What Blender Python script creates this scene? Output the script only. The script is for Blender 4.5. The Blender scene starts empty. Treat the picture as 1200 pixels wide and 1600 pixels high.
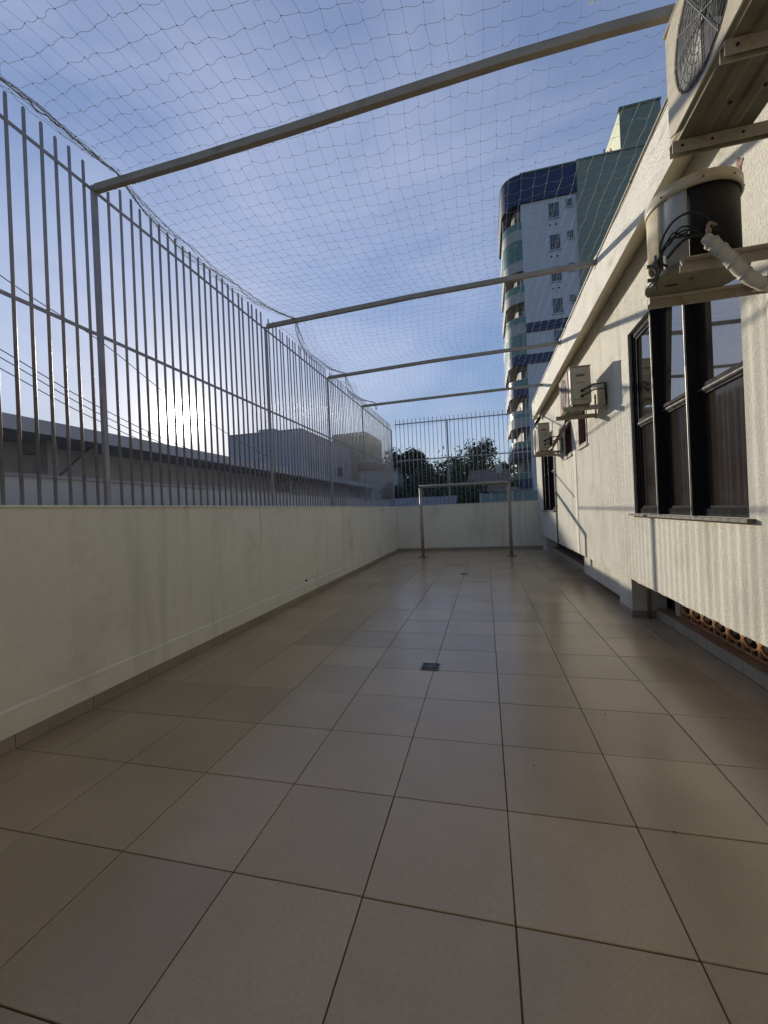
import bpy, math, random
import numpy as np
from mathutils import Vector, Matrix

random.seed(7)
rng = np.random.default_rng(7)
scene = bpy.context.scene
COL = scene.collection
R = math.radians

# ------------------------------------------------------------------ camera
cam_d = bpy.data.cameras.new("camera")
cam_d.sensor_fit = 'HORIZONTAL'
cam_d.sensor_width = 36.0
cam_d.lens = 36.0 * 641.94 / 1200.0
cam_d.clip_start = 0.02
cam_d.clip_end = 4000.0
cam = bpy.data.objects.new("camera", cam_d)
COL.objects.link(cam)
yaw, pitch, roll = 0.2419, -0.0017, -0.0441
fwd = Vector((-math.sin(yaw) * math.cos(pitch), math.cos(yaw) * math.cos(pitch), math.sin(pitch)))
r0 = Vector((math.cos(yaw), math.sin(yaw), 0.0))
u0 = r0.cross(fwd)
right = r0 * math.cos(roll) + u0 * math.sin(roll)
upv = right.cross(fwd)
cam.matrix_world = Matrix(((right.x, upv.x, -fwd.x, 0.463),
                           (right.y, upv.y, -fwd.y, -1.3285),
                           (right.z, upv.z, -fwd.z, 1.311),
                           (0, 0, 0, 1)))
scene.camera = cam

# ------------------------------------------------------------------ sun, sky, exposure
SKY_MAX = 4.0
SUN = Vector((-0.625, 0.749, 0.220)).normalized()
sun_d = bpy.data.lights.new("sun", 'SUN')
sun_d.energy = 3.3
sun_d.angle = R(0.48)
sun_d.color = (1.0, 0.90, 0.74)
sun_o = bpy.data.objects.new("sun", sun_d)
COL.objects.link(sun_o)
sun_o.rotation_euler = (-SUN).to_track_quat('-Z', 'Y').to_euler()
sun_o.location = SUN * 60

world = bpy.data.worlds.new("World")
scene.world = world
world.use_nodes = True
wn, wl = world.node_tree.nodes, world.node_tree.links
wn.clear()


def wnode(t, **kw):
    n = wn.new(t)
    for k, v in kw.items():
        setattr(n, k, v)
    return n


def wmath(op, a, b=None):
    n = wnode('ShaderNodeMath', operation=op)
    for i, v in enumerate((a, b)):
        if v is None:
            continue
        if isinstance(v, (int, float)):
            n.inputs[i].default_value = v
        else:
            wl.new(v, n.inputs[i])
    return n.outputs[0]


sky = wnode('ShaderNodeTexSky', sky_type='NISHITA')
sky.sun_disc = False
sky.sun_elevation = R(12.7)
sky.sun_rotation = R(-39.85)
sky.altitude = 0.0
sky.air_density = 1.0
sky.dust_density = 0.35
sky.ozone_density = 3.0
tc = wnode('ShaderNodeTexCoord')
dot = wnode('ShaderNodeVectorMath', operation='DOT_PRODUCT')
wl.new(tc.outputs['Generated'], dot.inputs[0])
dot.inputs[1].default_value = SUN
dpos = wmath('MAXIMUM', dot.outputs['Value'], 0.0)
core = wmath('POWER', dpos, 2300.0)      # blown-out disc seen through thin cloud
mid = wmath('POWER', dpos, 130.0)        # aureole
wide = wmath('POWER', dpos, 7.0)         # milky brightening of the whole sun side
# thin high cloud: stretched noise
mp = wnode('ShaderNodeMapping')
mp.inputs['Scale'].default_value = (1.0, 1.5, 2.6)
mp.inputs['Rotation'].default_value = (0.25, 0.1, 0.5)
wl.new(tc.outputs['Generated'], mp.inputs['Vector'])
nz = wnode('ShaderNodeTexNoise')
nz.inputs['Scale'].default_value = 1.6
nz.inputs['Detail'].default_value = 4.0
nz.inputs['Roughness'].default_value = 0.55
nz.inputs['Distortion'].default_value = 0.5
wl.new(mp.outputs['Vector'], nz.inputs['Vector'])
cr = wnode('ShaderNodeMapRange')
cr.inputs['From Min'].default_value = 0.35
cr.inputs['From Max'].default_value = 0.78
cr.inputs['To Min'].default_value = 0.08
cr.inputs['To Max'].default_value = 0.50
wl.new(nz.outputs['Fac'], cr.inputs['Value'])
sepz = wnode('ShaderNodeSeparateXYZ')
wl.new(tc.outputs['Generated'], sepz.inputs[0])
mixc = wnode('ShaderNodeMix', data_type='RGBA', blend_type='MIX')
toward = wnode('ShaderNodeMapRange')
toward.inputs['From Min'].default_value = 0.15
toward.inputs['From Max'].default_value = 0.95
toward.inputs['To Min'].default_value = 0.25
toward.inputs['To Max'].default_value = 1.0
wl.new(dot.outputs['Value'], toward.inputs['Value'])
wl.new(wmath('MULTIPLY', cr.outputs['Result'], toward.outputs['Result']), mixc.inputs['Factor'])
# soft shoulder so the low sky beside the sun keeps its colour
lum = wnode('ShaderNodeVectorMath', operation='DOT_PRODUCT')
wl.new(sky.outputs['Color'], lum.inputs[0])
lum.inputs[1].default_value = (0.2126, 0.7152, 0.0722)
den = wmath('ADD', wmath('DIVIDE', lum.outputs['Value'], SKY_MAX), 1.0)
shd = wnode('ShaderNodeVectorMath', operation='SCALE')
wl.new(sky.outputs['Color'], shd.inputs[0])
wl.new(wmath('DIVIDE', 1.0, den), shd.inputs['Scale'])
shg = wnode('ShaderNodeVectorMath', operation='MULTIPLY')
wl.new(shd.outputs['Vector'], shg.inputs[0])
shg.inputs[1].default_value = (1.06, 1.03, 1.14)
wl.new(shg.outputs['Vector'], mixc.inputs['A'])
cloudb = wmath('ADD', wmath('MULTIPLY', wide, 0.6), 4.4)
cloudc = wnode('ShaderNodeVectorMath', operation='SCALE')
cloudc.inputs[0].default_value = (0.95, 0.97, 1.12)
wl.new(cloudb, cloudc.inputs['Scale'])
wl.new(cloudc.outputs['Vector'], mixc.inputs['B'])
glow = wmath('ADD', wmath('ADD', wmath('MULTIPLY', core, 220.0), wmath('MULTIPLY', mid, 2.2)), wmath('MULTIPLY', wide, 0.25))
gcol = wnode('ShaderNodeVectorMath', operation='SCALE')
gcol.inputs[0].default_value = (0.97, 0.97, 0.95)
wl.new(glow, gcol.inputs['Scale'])
addc = wnode('ShaderNodeVectorMath', operation='ADD')
wl.new(mixc.outputs['Result'], addc.inputs[0])
wl.new(gcol.outputs['Vector'], addc.inputs[1])
bg = wnode('ShaderNodeBackground')
bg.inputs['Strength'].default_value = 0.15
wl.new(addc.outputs['Vector'], bg.inputs['Color'])
wo = wnode('ShaderNodeOutputWorld')
wl.new(bg.outputs['Background'], wo.inputs['Surface'])

scene.view_settings.view_transform = 'Standard'
scene.view_settings.look = 'None'
scene.view_settings.gamma = 1.0
scene.view_settings.use_curve_mapping = False
scene.view_settings.exposure = 0.36
scene.render.engine = 'CYCLES'
scene.cycles.use_denoising = True
scene.cycles.max_bounces = 8
scene.cycles.diffuse_bounces = 4
scene.cycles.transparent_max_bounces = 8

# ------------------------------------------------------------------ materials
MATS = {}


def M(name, col, rough=0.7, var=0.12, vscale=2.5, bump=0.0, bscale=60.0, metal=0.0, spec=0.5,
      stain=None, rnd=0.0, ior=None, fine=0.0, fscale=90.0):
    """Principled material with noise colour, optional stains [(colour, amount, scale xyz, lo, hi)], bump and per-object tint."""
    if name in MATS:
        return MATS[name]
    m = bpy.data.materials.new(name)
    m.use_nodes = True
    n, l = m.node_tree.nodes, m.node_tree.links
    b = n['Principled BSDF']
    b.inputs['Roughness'].default_value = rough
    b.inputs['Metallic'].default_value = metal
    b.inputs['Specular IOR Level'].default_value = spec
    if ior:
        b.inputs['IOR'].default_value = ior
    geo = n.new('ShaderNodeNewGeometry')
    pos = geo.outputs['Position']

    def noise(scale, detail=5.0, vec=None, rough_=0.6):
        t = n.new('ShaderNodeTexNoise')
        t.inputs['Scale'].default_value = scale
        t.inputs['Detail'].default_value = detail
        t.inputs['Roughness'].default_value = rough_
        l.new(vec or pos, t.inputs['Vector'])
        return t.outputs['Fac']

    def mix(fac, a, c, blend='MIX'):
        x = n.new('ShaderNodeMix')
        x.data_type = 'RGBA'
        x.blend_type = blend
        for key, v in (('Factor', fac), ('A', a), ('B', c)):
            if isinstance(v, (int, float)):
                x.inputs[key].default_value = v
            elif isinstance(v, tuple):
                x.inputs[key].default_value = (*v, 1.0)
            else:
                l.new(v, x.inputs[key])
        return x.outputs['Result']

    def rng_(v, lo, hi, a=0.0, c=1.0):
        r = n.new('ShaderNodeMapRange')
        r.inputs['From Min'].default_value = lo
        r.inputs['From Max'].default_value = hi
        r.inputs['To Min'].default_value = a
        r.inputs['To Max'].default_value = c
        l.new(v, r.inputs['Value'])
        return r.outputs['Result']

    c = tuple(col)
    f = rng_(noise(vscale), 0.3, 0.7)
    cur = mix(f, tuple(x * (1 - var) for x in c), tuple(min(1.0, x * (1 + var)) for x in c))
    if fine:
        ff = rng_(noise(fscale, 3.0), 0.35, 0.65)
        cur = mix(ff, mix(1.0, cur, (1 - fine,) * 3, 'MULTIPLY'), cur)
    for (sc, amt, scl, lo, hi) in (stain or []):
        mpn = n.new('ShaderNodeMapping')
        mpn.inputs['Scale'].default_value = scl
        l.new(pos, mpn.inputs['Vector'])
        sf = rng_(noise(1.0, 6.0, mpn.outputs['Vector']), lo, hi, 0.0, amt)
        cur = mix(sf, cur, tuple(sc))
    if rnd:
        oi = n.new('ShaderNodeObjectInfo')
        k = rng_(oi.outputs['Random'], 0.0, 1.0, 1.0 - rnd, 1.0 + rnd)
        sv = n.new('ShaderNodeVectorMath')
        sv.operation = 'SCALE'
        l.new(cur, sv.inputs[0])
        l.new(k, sv.inputs['Scale'])
        cur = sv.outputs['Vector']
    l.new(cur, b.inputs['Base Color'])
    RV = 0.025 if name.startswith('floor') else 0.07
    rr = rng_(noise(vscale * 3.1 + 1.3), 0.3, 0.7, max(0.02, rough - RV), min(1.0, rough + RV))
    if rough > 0.1:
        l.new(rr, b.inputs['Roughness'])
    if bump:
        bn = n.new('ShaderNodeBump')
        bn.inputs['Strength'].default_value = bump
        bn.inputs['Distance'].default_value = 0.01
        l.new(noise(bscale, 6.0), bn.inputs['Height'])
        l.new(bn.outputs['Normal'], b.inputs['Normal'])
    MATS[name] = m
    return m


DIRT = (0.10, 0.085, 0.06)
tile_m = M('floor_tile_ceramic', (0.42, 0.318, 0.192), rough=0.23, var=0.09, vscale=1.7, bump=0.012, bscale=90, spec=0.6, rnd=0.11, fine=0.10, fscale=70,
           stain=[((0.21, 0.14, 0.095), 0.22, (1.3, 1.3, 1.3), 0.55, 0.8), ((0.30, 0.26, 0.20), 0.10, (3, 3, 3), 0.55, 0.75)])
grout_m = M('grout', (0.085, 0.055, 0.036), rough=0.95, var=0.6, vscale=2.2)
skirt_m = M('skirting_ceramic', (0.30, 0.25, 0.19), rough=0.45, var=0.12, vscale=3, rnd=0.08)
lwall_m = M('painted_wall', (0.75, 0.725, 0.605), rough=0.8, var=0.05, vscale=0.9, bump=0.12, bscale=35, fine=0.05, fscale=25,
            stain=[((0.38, 0.38, 0.33), 0.60, (5.0, 5.0, 0.30), 0.52, 0.80), ((0.36, 0.33, 0.25), 0.5, (1.4, 1.4, 1.4), 0.55, 0.80),
                   ((0.20, 0.19, 0.16), 0.75, (16, 16, 0.5), 0.66, 0.78)])
rwall_m = M('stucco_wall', (0.68, 0.65, 0.555), rough=0.85, var=0.06, vscale=1.1, bump=0.8, bscale=55, fine=0.10, fscale=60,
            stain=[((0.36, 0.33, 0.25), 0.60, (1.0, 3.0, 0.6), 0.52, 0.78), ((0.40, 0.38, 0.32), 0.5, (2.2, 2.2, 2.2), 0.52, 0.72), ((0.24, 0.21, 0.15), 0.6, (14, 14, 7), 0.64, 0.76), ((0.36, 0.31, 0.22), 0.55, (5, 5, .4), .56, .76)])
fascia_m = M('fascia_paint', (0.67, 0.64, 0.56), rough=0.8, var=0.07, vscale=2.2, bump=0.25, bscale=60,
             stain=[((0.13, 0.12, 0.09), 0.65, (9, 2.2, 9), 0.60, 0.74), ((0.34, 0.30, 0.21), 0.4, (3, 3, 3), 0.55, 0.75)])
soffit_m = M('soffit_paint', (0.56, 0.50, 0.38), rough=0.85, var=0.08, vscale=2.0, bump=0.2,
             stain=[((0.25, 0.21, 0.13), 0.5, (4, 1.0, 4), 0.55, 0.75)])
metal_m = M('galvanized_steel', (0.30, 0.28, 0.29), rough=0.5, var=0.16, vscale=7, metal=0.35, stain=[((0.16, 0.10, 0.06), 0.5, (9, 9, 2), 0.60, 0.75)])
beam_m = M('beam_steel', (0.30, 0.26, 0.20), rough=0.55, var=0.15, vscale=5, metal=0.25, stain=[((0.17, 0.09, 0.05), 0.6, (5, 9, 9), 0.58, 0.74)])
goal_m = M('goal_steel', (0.32, 0.29, 0.24), rough=0.5, var=0.15, vscale=6, metal=0.3, stain=[((0.2, 0.12, 0.07), 0.5, (12, 12, 3), 0.6, 0.75)])
net_m = M('net_cord', (0.42, 0.43, 0.42), rough=0.8, var=0.15, vscale=9)
rope_m = M('net_rope', (0.33, 0.33, 0.27), rough=0.9, var=0.2, vscale=12)
acw_m = M('aged_enamel', (0.45, 0.40, 0.285), rough=0.5, var=0.08, vscale=6, bump=0.05,
          stain=[((0.27, 0.18, 0.10), 0.7, (9, 9, 5), 0.56, 0.76), ((0.20, 0.18, 0.14), 0.6, (22, 22, 22), 0.60, 0.74)])
acbase_m = M('stained_sheet_metal', (0.185, 0.165, 0.115), rough=0.55, var=0.2, vscale=7, metal=0.1,
             stain=[((0.11, 0.08, 0.05), 0.8, (6, 6, 6), 0.50, 0.70), ((0.05, 0.04, 0.03), 0.8, (16, 16, 16), 0.68, 0.76)])
accream_m = M('cream_plastic', (0.58, 0.49, 0.33), rough=0.7, var=0.08, vscale=5, stain=[((0.55, 0.36, 0.12), 0.5, (8, 8, 8), 0.62, 0.78)])
acgrey_m = M('grey_panel', (0.42, 0.42, 0.40), rough=0.6, var=0.12, vscale=7, stain=[((0.22, 0.19, 0.14), .6, (14, 14, 9), .58, .74)])
grille_m = M('grille_wire', (0.20, 0.20, 0.18), rough=0.5, var=0.1, metal=0.2)
rustgrille_m = M('rusty_front_plate', (0.30, 0.17, 0.12), rough=0.7, var=0.2, vscale=9, stain=[((0.13, 0.06, 0.04), 0.6, (9, 9, 9), 0.55, 0.7)])
fan_m = M('fan_plastic', (0.055, 0.055, 0.05), rough=0.5, var=0.2)
coil_m = M('condenser_coil', (0.008, 0.006, 0.005), rough=0.75, var=0.4, vscale=30)
badge_m = M('badge_dark', (0.09, 0.085, 0.07), rough=0.4, var=0.3, vscale=40)
black_m = M('black_rubber', (0.02, 0.02, 0.02), rough=0.6, var=0.2)
insul_m = M('pipe_wrap', (0.50, 0.46, 0.38), rough=0.8, var=0.15, vscale=14, bump=0.3, bscale=30, stain=[((0.2, 0.16, 0.11), 0.5, (11, 11, 11), 0.58, 0.72)])
bracket_m = M('bracket_paint', (0.36, 0.325, 0.245), rough=0.55, var=0.12, vscale=8, stain=[((0.20, 0.11, 0.065), 0.65, (9, 9, 9), 0.52, 0.72)])
frame_m = M('black_window_frame', (0.014, 0.013, 0.016), rough=0.75, var=0.2, spec=0.15)
jamb_m = M('reveal_paint', (0.44, 0.33, 0.28), rough=0.75, var=0.1, vscale=4)
brownw_m = M('brown_window_wood', (0.16, 0.085, 0.06), rough=0.6, var=0.2, vscale=9)
trim_m = M('aluminium_trim', (0.38, 0.36, 0.33), rough=0.4, var=0.08, metal=0.4)
sill_m = M('slate_sill', (0.12, 0.105, 0.085), rough=0.6, var=0.25, vscale=9, bump=0.15)
glass_m = M('dark_film_glass', (0.030, 0.026, 0.022), rough=0.03, var=0.2, spec=0.5, ior=3.6)
curtain_m = M('pleated_curtain', (0.30, 0.27, 0.24), rough=0.95, var=0.12, vscale=5)
glassl_m = M('brown_film_glass', (0.048, 0.038, 0.030), rough=0.05, var=0.2, vscale=5, spec=0.5, ior=1.75)
terra_m = M('terracotta', (0.52, 0.27, 0.13), rough=0.85, var=0.15, vscale=12, rnd=0.1, stain=[((0.28, 0.15, 0.08), 0.5, (9, 9, 9), 0.55, 0.7)])
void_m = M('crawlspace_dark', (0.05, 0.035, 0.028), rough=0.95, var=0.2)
kerb_m = M('kerb_stone', (0.36, 0.31, 0.24), rough=0.75, var=0.14, vscale=5, rnd=0.07, bump=0.1)
kerbtop_m = M('kerb_top_tile', (0.30, 0.21, 0.13), rough=0.7, var=0.18, vscale=4, rnd=0.07)
drain_m = M('drain_metal', (0.10, 0.105, 0.115), rough=0.4, var=0.3, vscale=40, metal=0.5)
leaf_m = M('yellow_leaf', (0.55, 0.36, 0.05), rough=0.7, var=0.2, vscale=30)
nroof_m = M('fibre_cement', (0.50, 0.52, 0.56), rough=0.85, var=0.1, vscale=0.8)
nwall_m = M('neighbour_plaster', (0.62, 0.64, 0.66), rough=0.85, var=0.06, vscale=0.6, stain=[((0.30, 0.31, 0.33), 0.5, (2.5, 2.5, 0.3), 0.5, 0.8)])
ndark_m = M('carport_interior', (0.62, 0.64, 0.70), rough=0.9, var=0.1)
nconc_m = M('weathered_concrete', (0.46, 0.46, 0.50), rough=0.9, var=0.1, vscale=0.35, stain=[((0.20, 0.20, 0.21), 0.6, (0.5, 0.5, 0.06), 0.5, 0.75)])
ntank_m = M('ochre_render', (0.33, 0.31, 0.23), rough=0.9, var=0.08, vscale=0.4)
ground_m = M('outside_ground', (0.14, 0.13, 0.11), rough=0.95, var=0.2, vscale=0.3)
towerw_m = M('tower_white', (0.58, 0.585, 0.60), rough=0.7, var=0.04, vscale=0.25, stain=[((0.42, 0.43, 0.44), 0.35, (1.2, 1.2, 0.12), 0.5, 0.8)])
towerb_m = M('tower_blue', (0.028, 0.043, 0.105), rough=0.6, var=0.10, vscale=0.5)
towerg_m = M('tower_green', (0.26, 0.295, 0.225), rough=0.7, var=0.07, vscale=0.25, stain=[((0.20, 0.24, 0.19), 0.5, (0.5, 0.5, 0.2), 0.45, 0.75)])
towerc_m = M('tower_cream', (0.62, 0.64, 0.45), rough=0.7, var=0.05)
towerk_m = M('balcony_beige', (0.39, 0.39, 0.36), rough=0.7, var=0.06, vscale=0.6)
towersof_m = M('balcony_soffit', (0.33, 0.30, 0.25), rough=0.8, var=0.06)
bglass_m = M('green_rail_glass', (0.10, 0.21, 0.15), rough=0.22, var=0.15, vscale=0.8, ior=1.6)
tglass_m = M('tower_window_glass', (0.03, 0.04, 0.05), rough=0.06, var=0.3, vscale=2, ior=1.7)
tbrown_m = M('emblem_brown', (0.30, 0.12, 0.06), rough=0.7, var=0.1)
bark_m = M('bark', (0.10, 0.075, 0.05), rough=0.95, var=0.25, vscale=6)
leafd_m = M('foliage_dark', (0.030, 0.048, 0.022), rough=0.7, var=0.45, vscale=0.9)
leafg_m = M('foliage_green', (0.050, 0.080, 0.026), rough=0.7, var=0.45, vscale=0.8)
leafo_m = M('foliage_olive', (0.070, 0.085, 0.035), rough=0.7, var=0.4, vscale=1.0)
rooft_m = M('old_roof_tiles', (0.20, 0.145, 0.11), rough=0.85, var=0.2, vscale=2)
fenceg_m = M('green_panel', (0.16, 0.24, 0.22), rough=0.5, var=0.12, vscale=1.5)
shed_m = M('old_sheet_roof', (0.15, 0.155, 0.18), rough=0.8, var=0.2, vscale=1.5)
door_m = M('balcony_door', (0.10, 0.13, 0.115), rough=0.6, var=0.3, vscale=1.2)
wire_m = M('cable_black', (0.03, 0.03, 0.03), rough=0.6, var=0.1)


glassl_m.node_tree.nodes['Principled BSDF'].inputs['Alpha'].default_value = 0.45


# ------------------------------------------------------------------ mesh helpers
class MB:
    def __init__(s):
        s.v, s.f, s.mi, s.sm = [], [], [], []
        s.mats = []

    def mid(s, m):
        if m is None:
            return 0
        if m not in s.mats:
            s.mats.append(m)
        return s.mats.index(m)

    def add(s, vs, fs, m=None, smooth=False):
        o = len(s.v)
        s.v.extend([tuple(v) for v in vs])
        k = s.mid(m)
        for f in fs:
            s.f.append(tuple(i + o for i in f))
            s.mi.append(k)
            s.sm.append(smooth)

    def box(s, x0, x1, y0, y1, z0, z1, m=None):
        x0, x1 = sorted((x0, x1)); y0, y1 = sorted((y0, y1)); z0, z1 = sorted((z0, z1))
        s.add([(x0, y0, z0), (x1, y0, z0), (x1, y1, z0), (x0, y1, z0), (x0, y0, z1), (x1, y0, z1), (x1, y1, z1), (x0, y1, z1)],
              [(0, 3, 2, 1), (4, 5, 6, 7), (0, 1, 5, 4), (1, 2, 6, 5), (2, 3, 7, 6), (3, 0, 4, 7)], m)

    def cbox(s, x0, x1, y0, y1, z0, z1, b, m=None):
        """Box with chamfered edges (b)."""
        vs, idx = [], {}
        for sx, X in ((0, (x0, x1)), ):
            pass
        xs, ys, zs = (x0, x1), (y0, y1), (z0, z1)
        for i in (0, 1):
            for j in (0, 1):
                for k in (0, 1):
                    dx, dy, dz = (b if i == 0 else -b), (b if j == 0 else -b), (b if k == 0 else -b)
                    X, Y, Z = xs[i], ys[j], zs[k]
                    for a, p in enumerate(((X, Y + dy, Z + dz), (X + dx, Y, Z + dz), (X + dx, Y + dy, Z))):
                        idx[(i, j, k, a)] = len(vs)
                        vs.append(p)
        F = []
        g = lambda i, j, k, a: idx[(i, j, k, a)]
        for i in (0, 1):
            q = [g(i, 0, 0, 0), g(i, 1, 0, 0), g(i, 1, 1, 0), g(i, 0, 1, 0)]
            F.append(q[::-1] if i == 0 else q)
            q = [g(0, i, 0, 1), g(1, i, 0, 1), g(1, i, 1, 1), g(0, i, 1, 1)]
            F.append(q if i == 0 else q[::-1])
            q = [g(0, 0, i, 2), g(1, 0, i, 2), g(1, 1, i, 2), g(0, 1, i, 2)]
            F.append(q[::-1] if i == 0 else q)
        for i in (0, 1):
            for j in (0, 1):
                F.append((g(i, j, 0, 0), g(i, j, 1, 0), g(i, j, 1, 1), g(i, j, 0, 1)))
                F.append((g(i, 0, j, 0), g(i, 1, j, 0), g(i, 1, j, 2), g(i, 0, j, 2)))
                F.append((g(0, i, j, 1), g(1, i, j, 1), g(1, i, j, 2), g(0, i, j, 2)))
                for k in (0, 1):
                    F.append((g(i, j, k, 0), g(i, j, k, 1), g(i, j, k, 2)))
        s.add(vs, F, m)

    def tube(s, pts, r, n=8, m=None, smooth=True, cap=True):
        pts = [Vector(p) for p in pts]
        vs, fs = [], []
        prev = None
        for i, p in enumerate(pts):
            t = (pts[min(i + 1, len(pts) - 1)] - pts[max(i - 1, 0)])
            if t.length < 1e-9:
                t = Vector((0, 0, 1))
            t.normalize()
            if prev is None:
                a = Vector((0, 0, 1)) if abs(t.z) < 0.9 else Vector((1, 0, 0))
            else:
                a = prev
            u = (a - t * a.dot(t)).normalized()
            prev = u
            w = t.cross(u)
            rr = r[i] if isinstance(r, (list, tuple)) else r
            for k in range(n):
                an = 2 * math.pi * (k + 0.5) / n
                vs.append(p + (u * math.cos(an) + w * math.sin(an)) * rr)
        for i in range(len(pts) - 1):
            for k in range(n):
                k2 = (k + 1) % n
                fs.append((i * n + k, i * n + k2, (i + 1) * n + k2, (i + 1) * n + k))
        if cap:
            fs.append(tuple(range(n - 1, -1, -1)))
            fs.append(tuple(range((len(pts) - 1) * n, len(pts) * n)))
        s.add(vs, fs, m, smooth and n > 4)

    def bar(s, p, q, w, h, m=None, up=(0, 0, 1)):
        """Square bar between two points, w across, h along `up`."""
        p, q = Vector(p), Vector(q)
        t = (q - p).normalized()
        u = Vector(up)
        u = (u - t * u.dot(t)).normalized()
        sd = t.cross(u)
        vs = []
        for c in (p, q):
            for a, b in ((-1, -1), (1, -1), (1, 1), (-1, 1)):
                vs.append(c + sd * (a * w / 2) + u * (b * h / 2))
        s.add(vs, [(0, 3, 2, 1), (4, 5, 6, 7), (0, 1, 5, 4), (1, 2, 6, 5), (2, 3, 7, 6), (3, 0, 4, 7)], m)

    def prism(s, poly, z0, z1, m=None, smooth=False):
        n = len(poly)
        vs = [(x, y, z0) for x, y in poly] + [(x, y, z1) for x, y in poly]
        s.add(vs, [tuple(range(n - 1, -1, -1)), tuple(range(n, 2 * n))], m)
        s.add(vs, [(i, (i + 1) % n, n + (i + 1) % n, n + i) for i in range(n)], m, smooth)

    def cyl(s, c, axis, r, d, n=20, m=None, r2=None):
        c, a = Vector(c), Vector(axis).normalized()
        s.tube([c - a * d / 2, c + a * d / 2], [r, r if r2 is None else r2], n, m)

    def build(s, name, mat=None, parent=None, bevel=0.0, autosmooth=True):
        me = bpy.data.meshes.new(name)
        off = Vector((0, 0, 0))
        p = parent
        while p is not None:
            off += p.location
            p = p.parent
        vs = [(x - off.x, y - off.y, z - off.z) for x, y, z in s.v]
        me.from_pydata(vs, [], s.f)
        if s.mats:
            for m in s.mats:
                me.materials.append(m)
            me.polygons.foreach_set('material_index', s.mi)
        elif mat:
            me.materials.append(mat)
        me.polygons.foreach_set('use_smooth', s.sm)
        me.update()
        o = bpy.data.objects.new(name, me)
        COL.objects.link(o)
        o.parent = parent
        if bevel:
            b = o.modifiers.new('bevel', 'BEVEL')
            b.width = bevel
            b.segments = 2
            b.limit_method = 'ANGLE'
        return o


def catmull(pts, n=5):
    out = []
    for i in range(len(pts) - 1):
        a, b = Vector(pts[i]), Vector(pts[i + 1])
        pm, pn = Vector(pts[max(i - 1, 0)]), Vector(pts[min(i + 2, len(pts) - 1)])
        for s_ in range(n):
            u = s_ / n
            out.append(.5 * ((2 * a) + (b - pm) * u + (2 * pm - 5 * a + 4 * b - pn) * u * u + (3 * a - pm - 3 * b + pn) * u ** 3))
    out.append(Vector(pts[-1]))
    return out


def tag(o, label=None, cat=None, group=None, kind=None):
    for k, v in (('label', label), ('category', cat), ('group', group), ('kind', kind)):
        if v:
            o[k] = v
    return o


def thing(name, label, cat, loc=(0, 0, 0), group=None, kind=None):
    o = bpy.data.objects.new(name, None)
    o.empty_display_size = 0.2
    COL.objects.link(o)
    o.location = loc
    return tag(o, label, cat, group, kind)


def clone(o, name, parent, loc):
    c = o.copy()
    c.name = name
    COL.objects.link(c)
    c.parent = parent
    c.location = loc
    return c


def boxpart(name, mat, parent, *b, bevel=0.0):
    m = MB()
    m.box(*b)
    return m.build(name, mat, parent, bevel)


# ================================================================== GROUND AND TERRACE FLOOR
g = MB()
g.add([(-900, -900, -0.5), (900, -900, -0.5), (900, 900, -0.5), (-900, 900, -0.5)], [(0, 1, 2, 3)])
tag(g.build('ground', ground_m), 'dark ground outside the terrace walls', None, None, 'structure')

XL, XR, YF = -2.311, 2.02, 11.70
T = 0.5
KX = 2.245      # kerb riser
floor = thing('terrace_floor', 'beige ceramic tile floor of the long narrow terrace', None, (0, 0, 0), None, 'structure')
fb = MB()
fb.box(XL - 0.01, 2.6, -5.6, YF + 0.01, -0.4, -0.0055)
fb.build('grout_bed', grout_m, floor)
GAP = 0.0044
full = None
for i in range(-5, 5):
    for j in range(-5, 24):
        x0, x1 = i * T + GAP / 2, (i + 1) * T - GAP / 2
        y0, y1 = j * T + GAP / 2, (j + 1) * T - GAP / 2
        cx0, cx1 = max(x0, XL + 0.012), min(x1, KX - 0.004)
        cy1 = min(y1, YF - 0.012)
        if cx1 - cx0 < 0.02 or cy1 - y0 < 0.02:
            continue
        jz = random.uniform(-0.0008, 0.0008)
        whole = (cx0, cx1, cy1) == (x0, x1, y1)
        if whole and full is not None:
            o = clone(full, 'floor_tile', floor, (i * T, j * T, jz))
        else:
            m = MB()
            ox, oy = (0, 0) if whole else (i * T, j * T)
            sx, sy = (i * T, j * T) if whole else (0, 0)
            m.cbox(cx0 - sx, cx1 - sx, y0 - sy, cy1 - sy, -0.012, 0.0, 0.0018)
            o = m.build('floor_tile', tile_m, floor)
            if whole:
                full = o
                o.location = (i * T, j * T, jz)
        o.rotation_euler = (random.uniform(-.0012, .0012), random.uniform(-.0012, .0012), random.uniform(-.0015, .0015)) if whole else (0, 0, 0)

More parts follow.
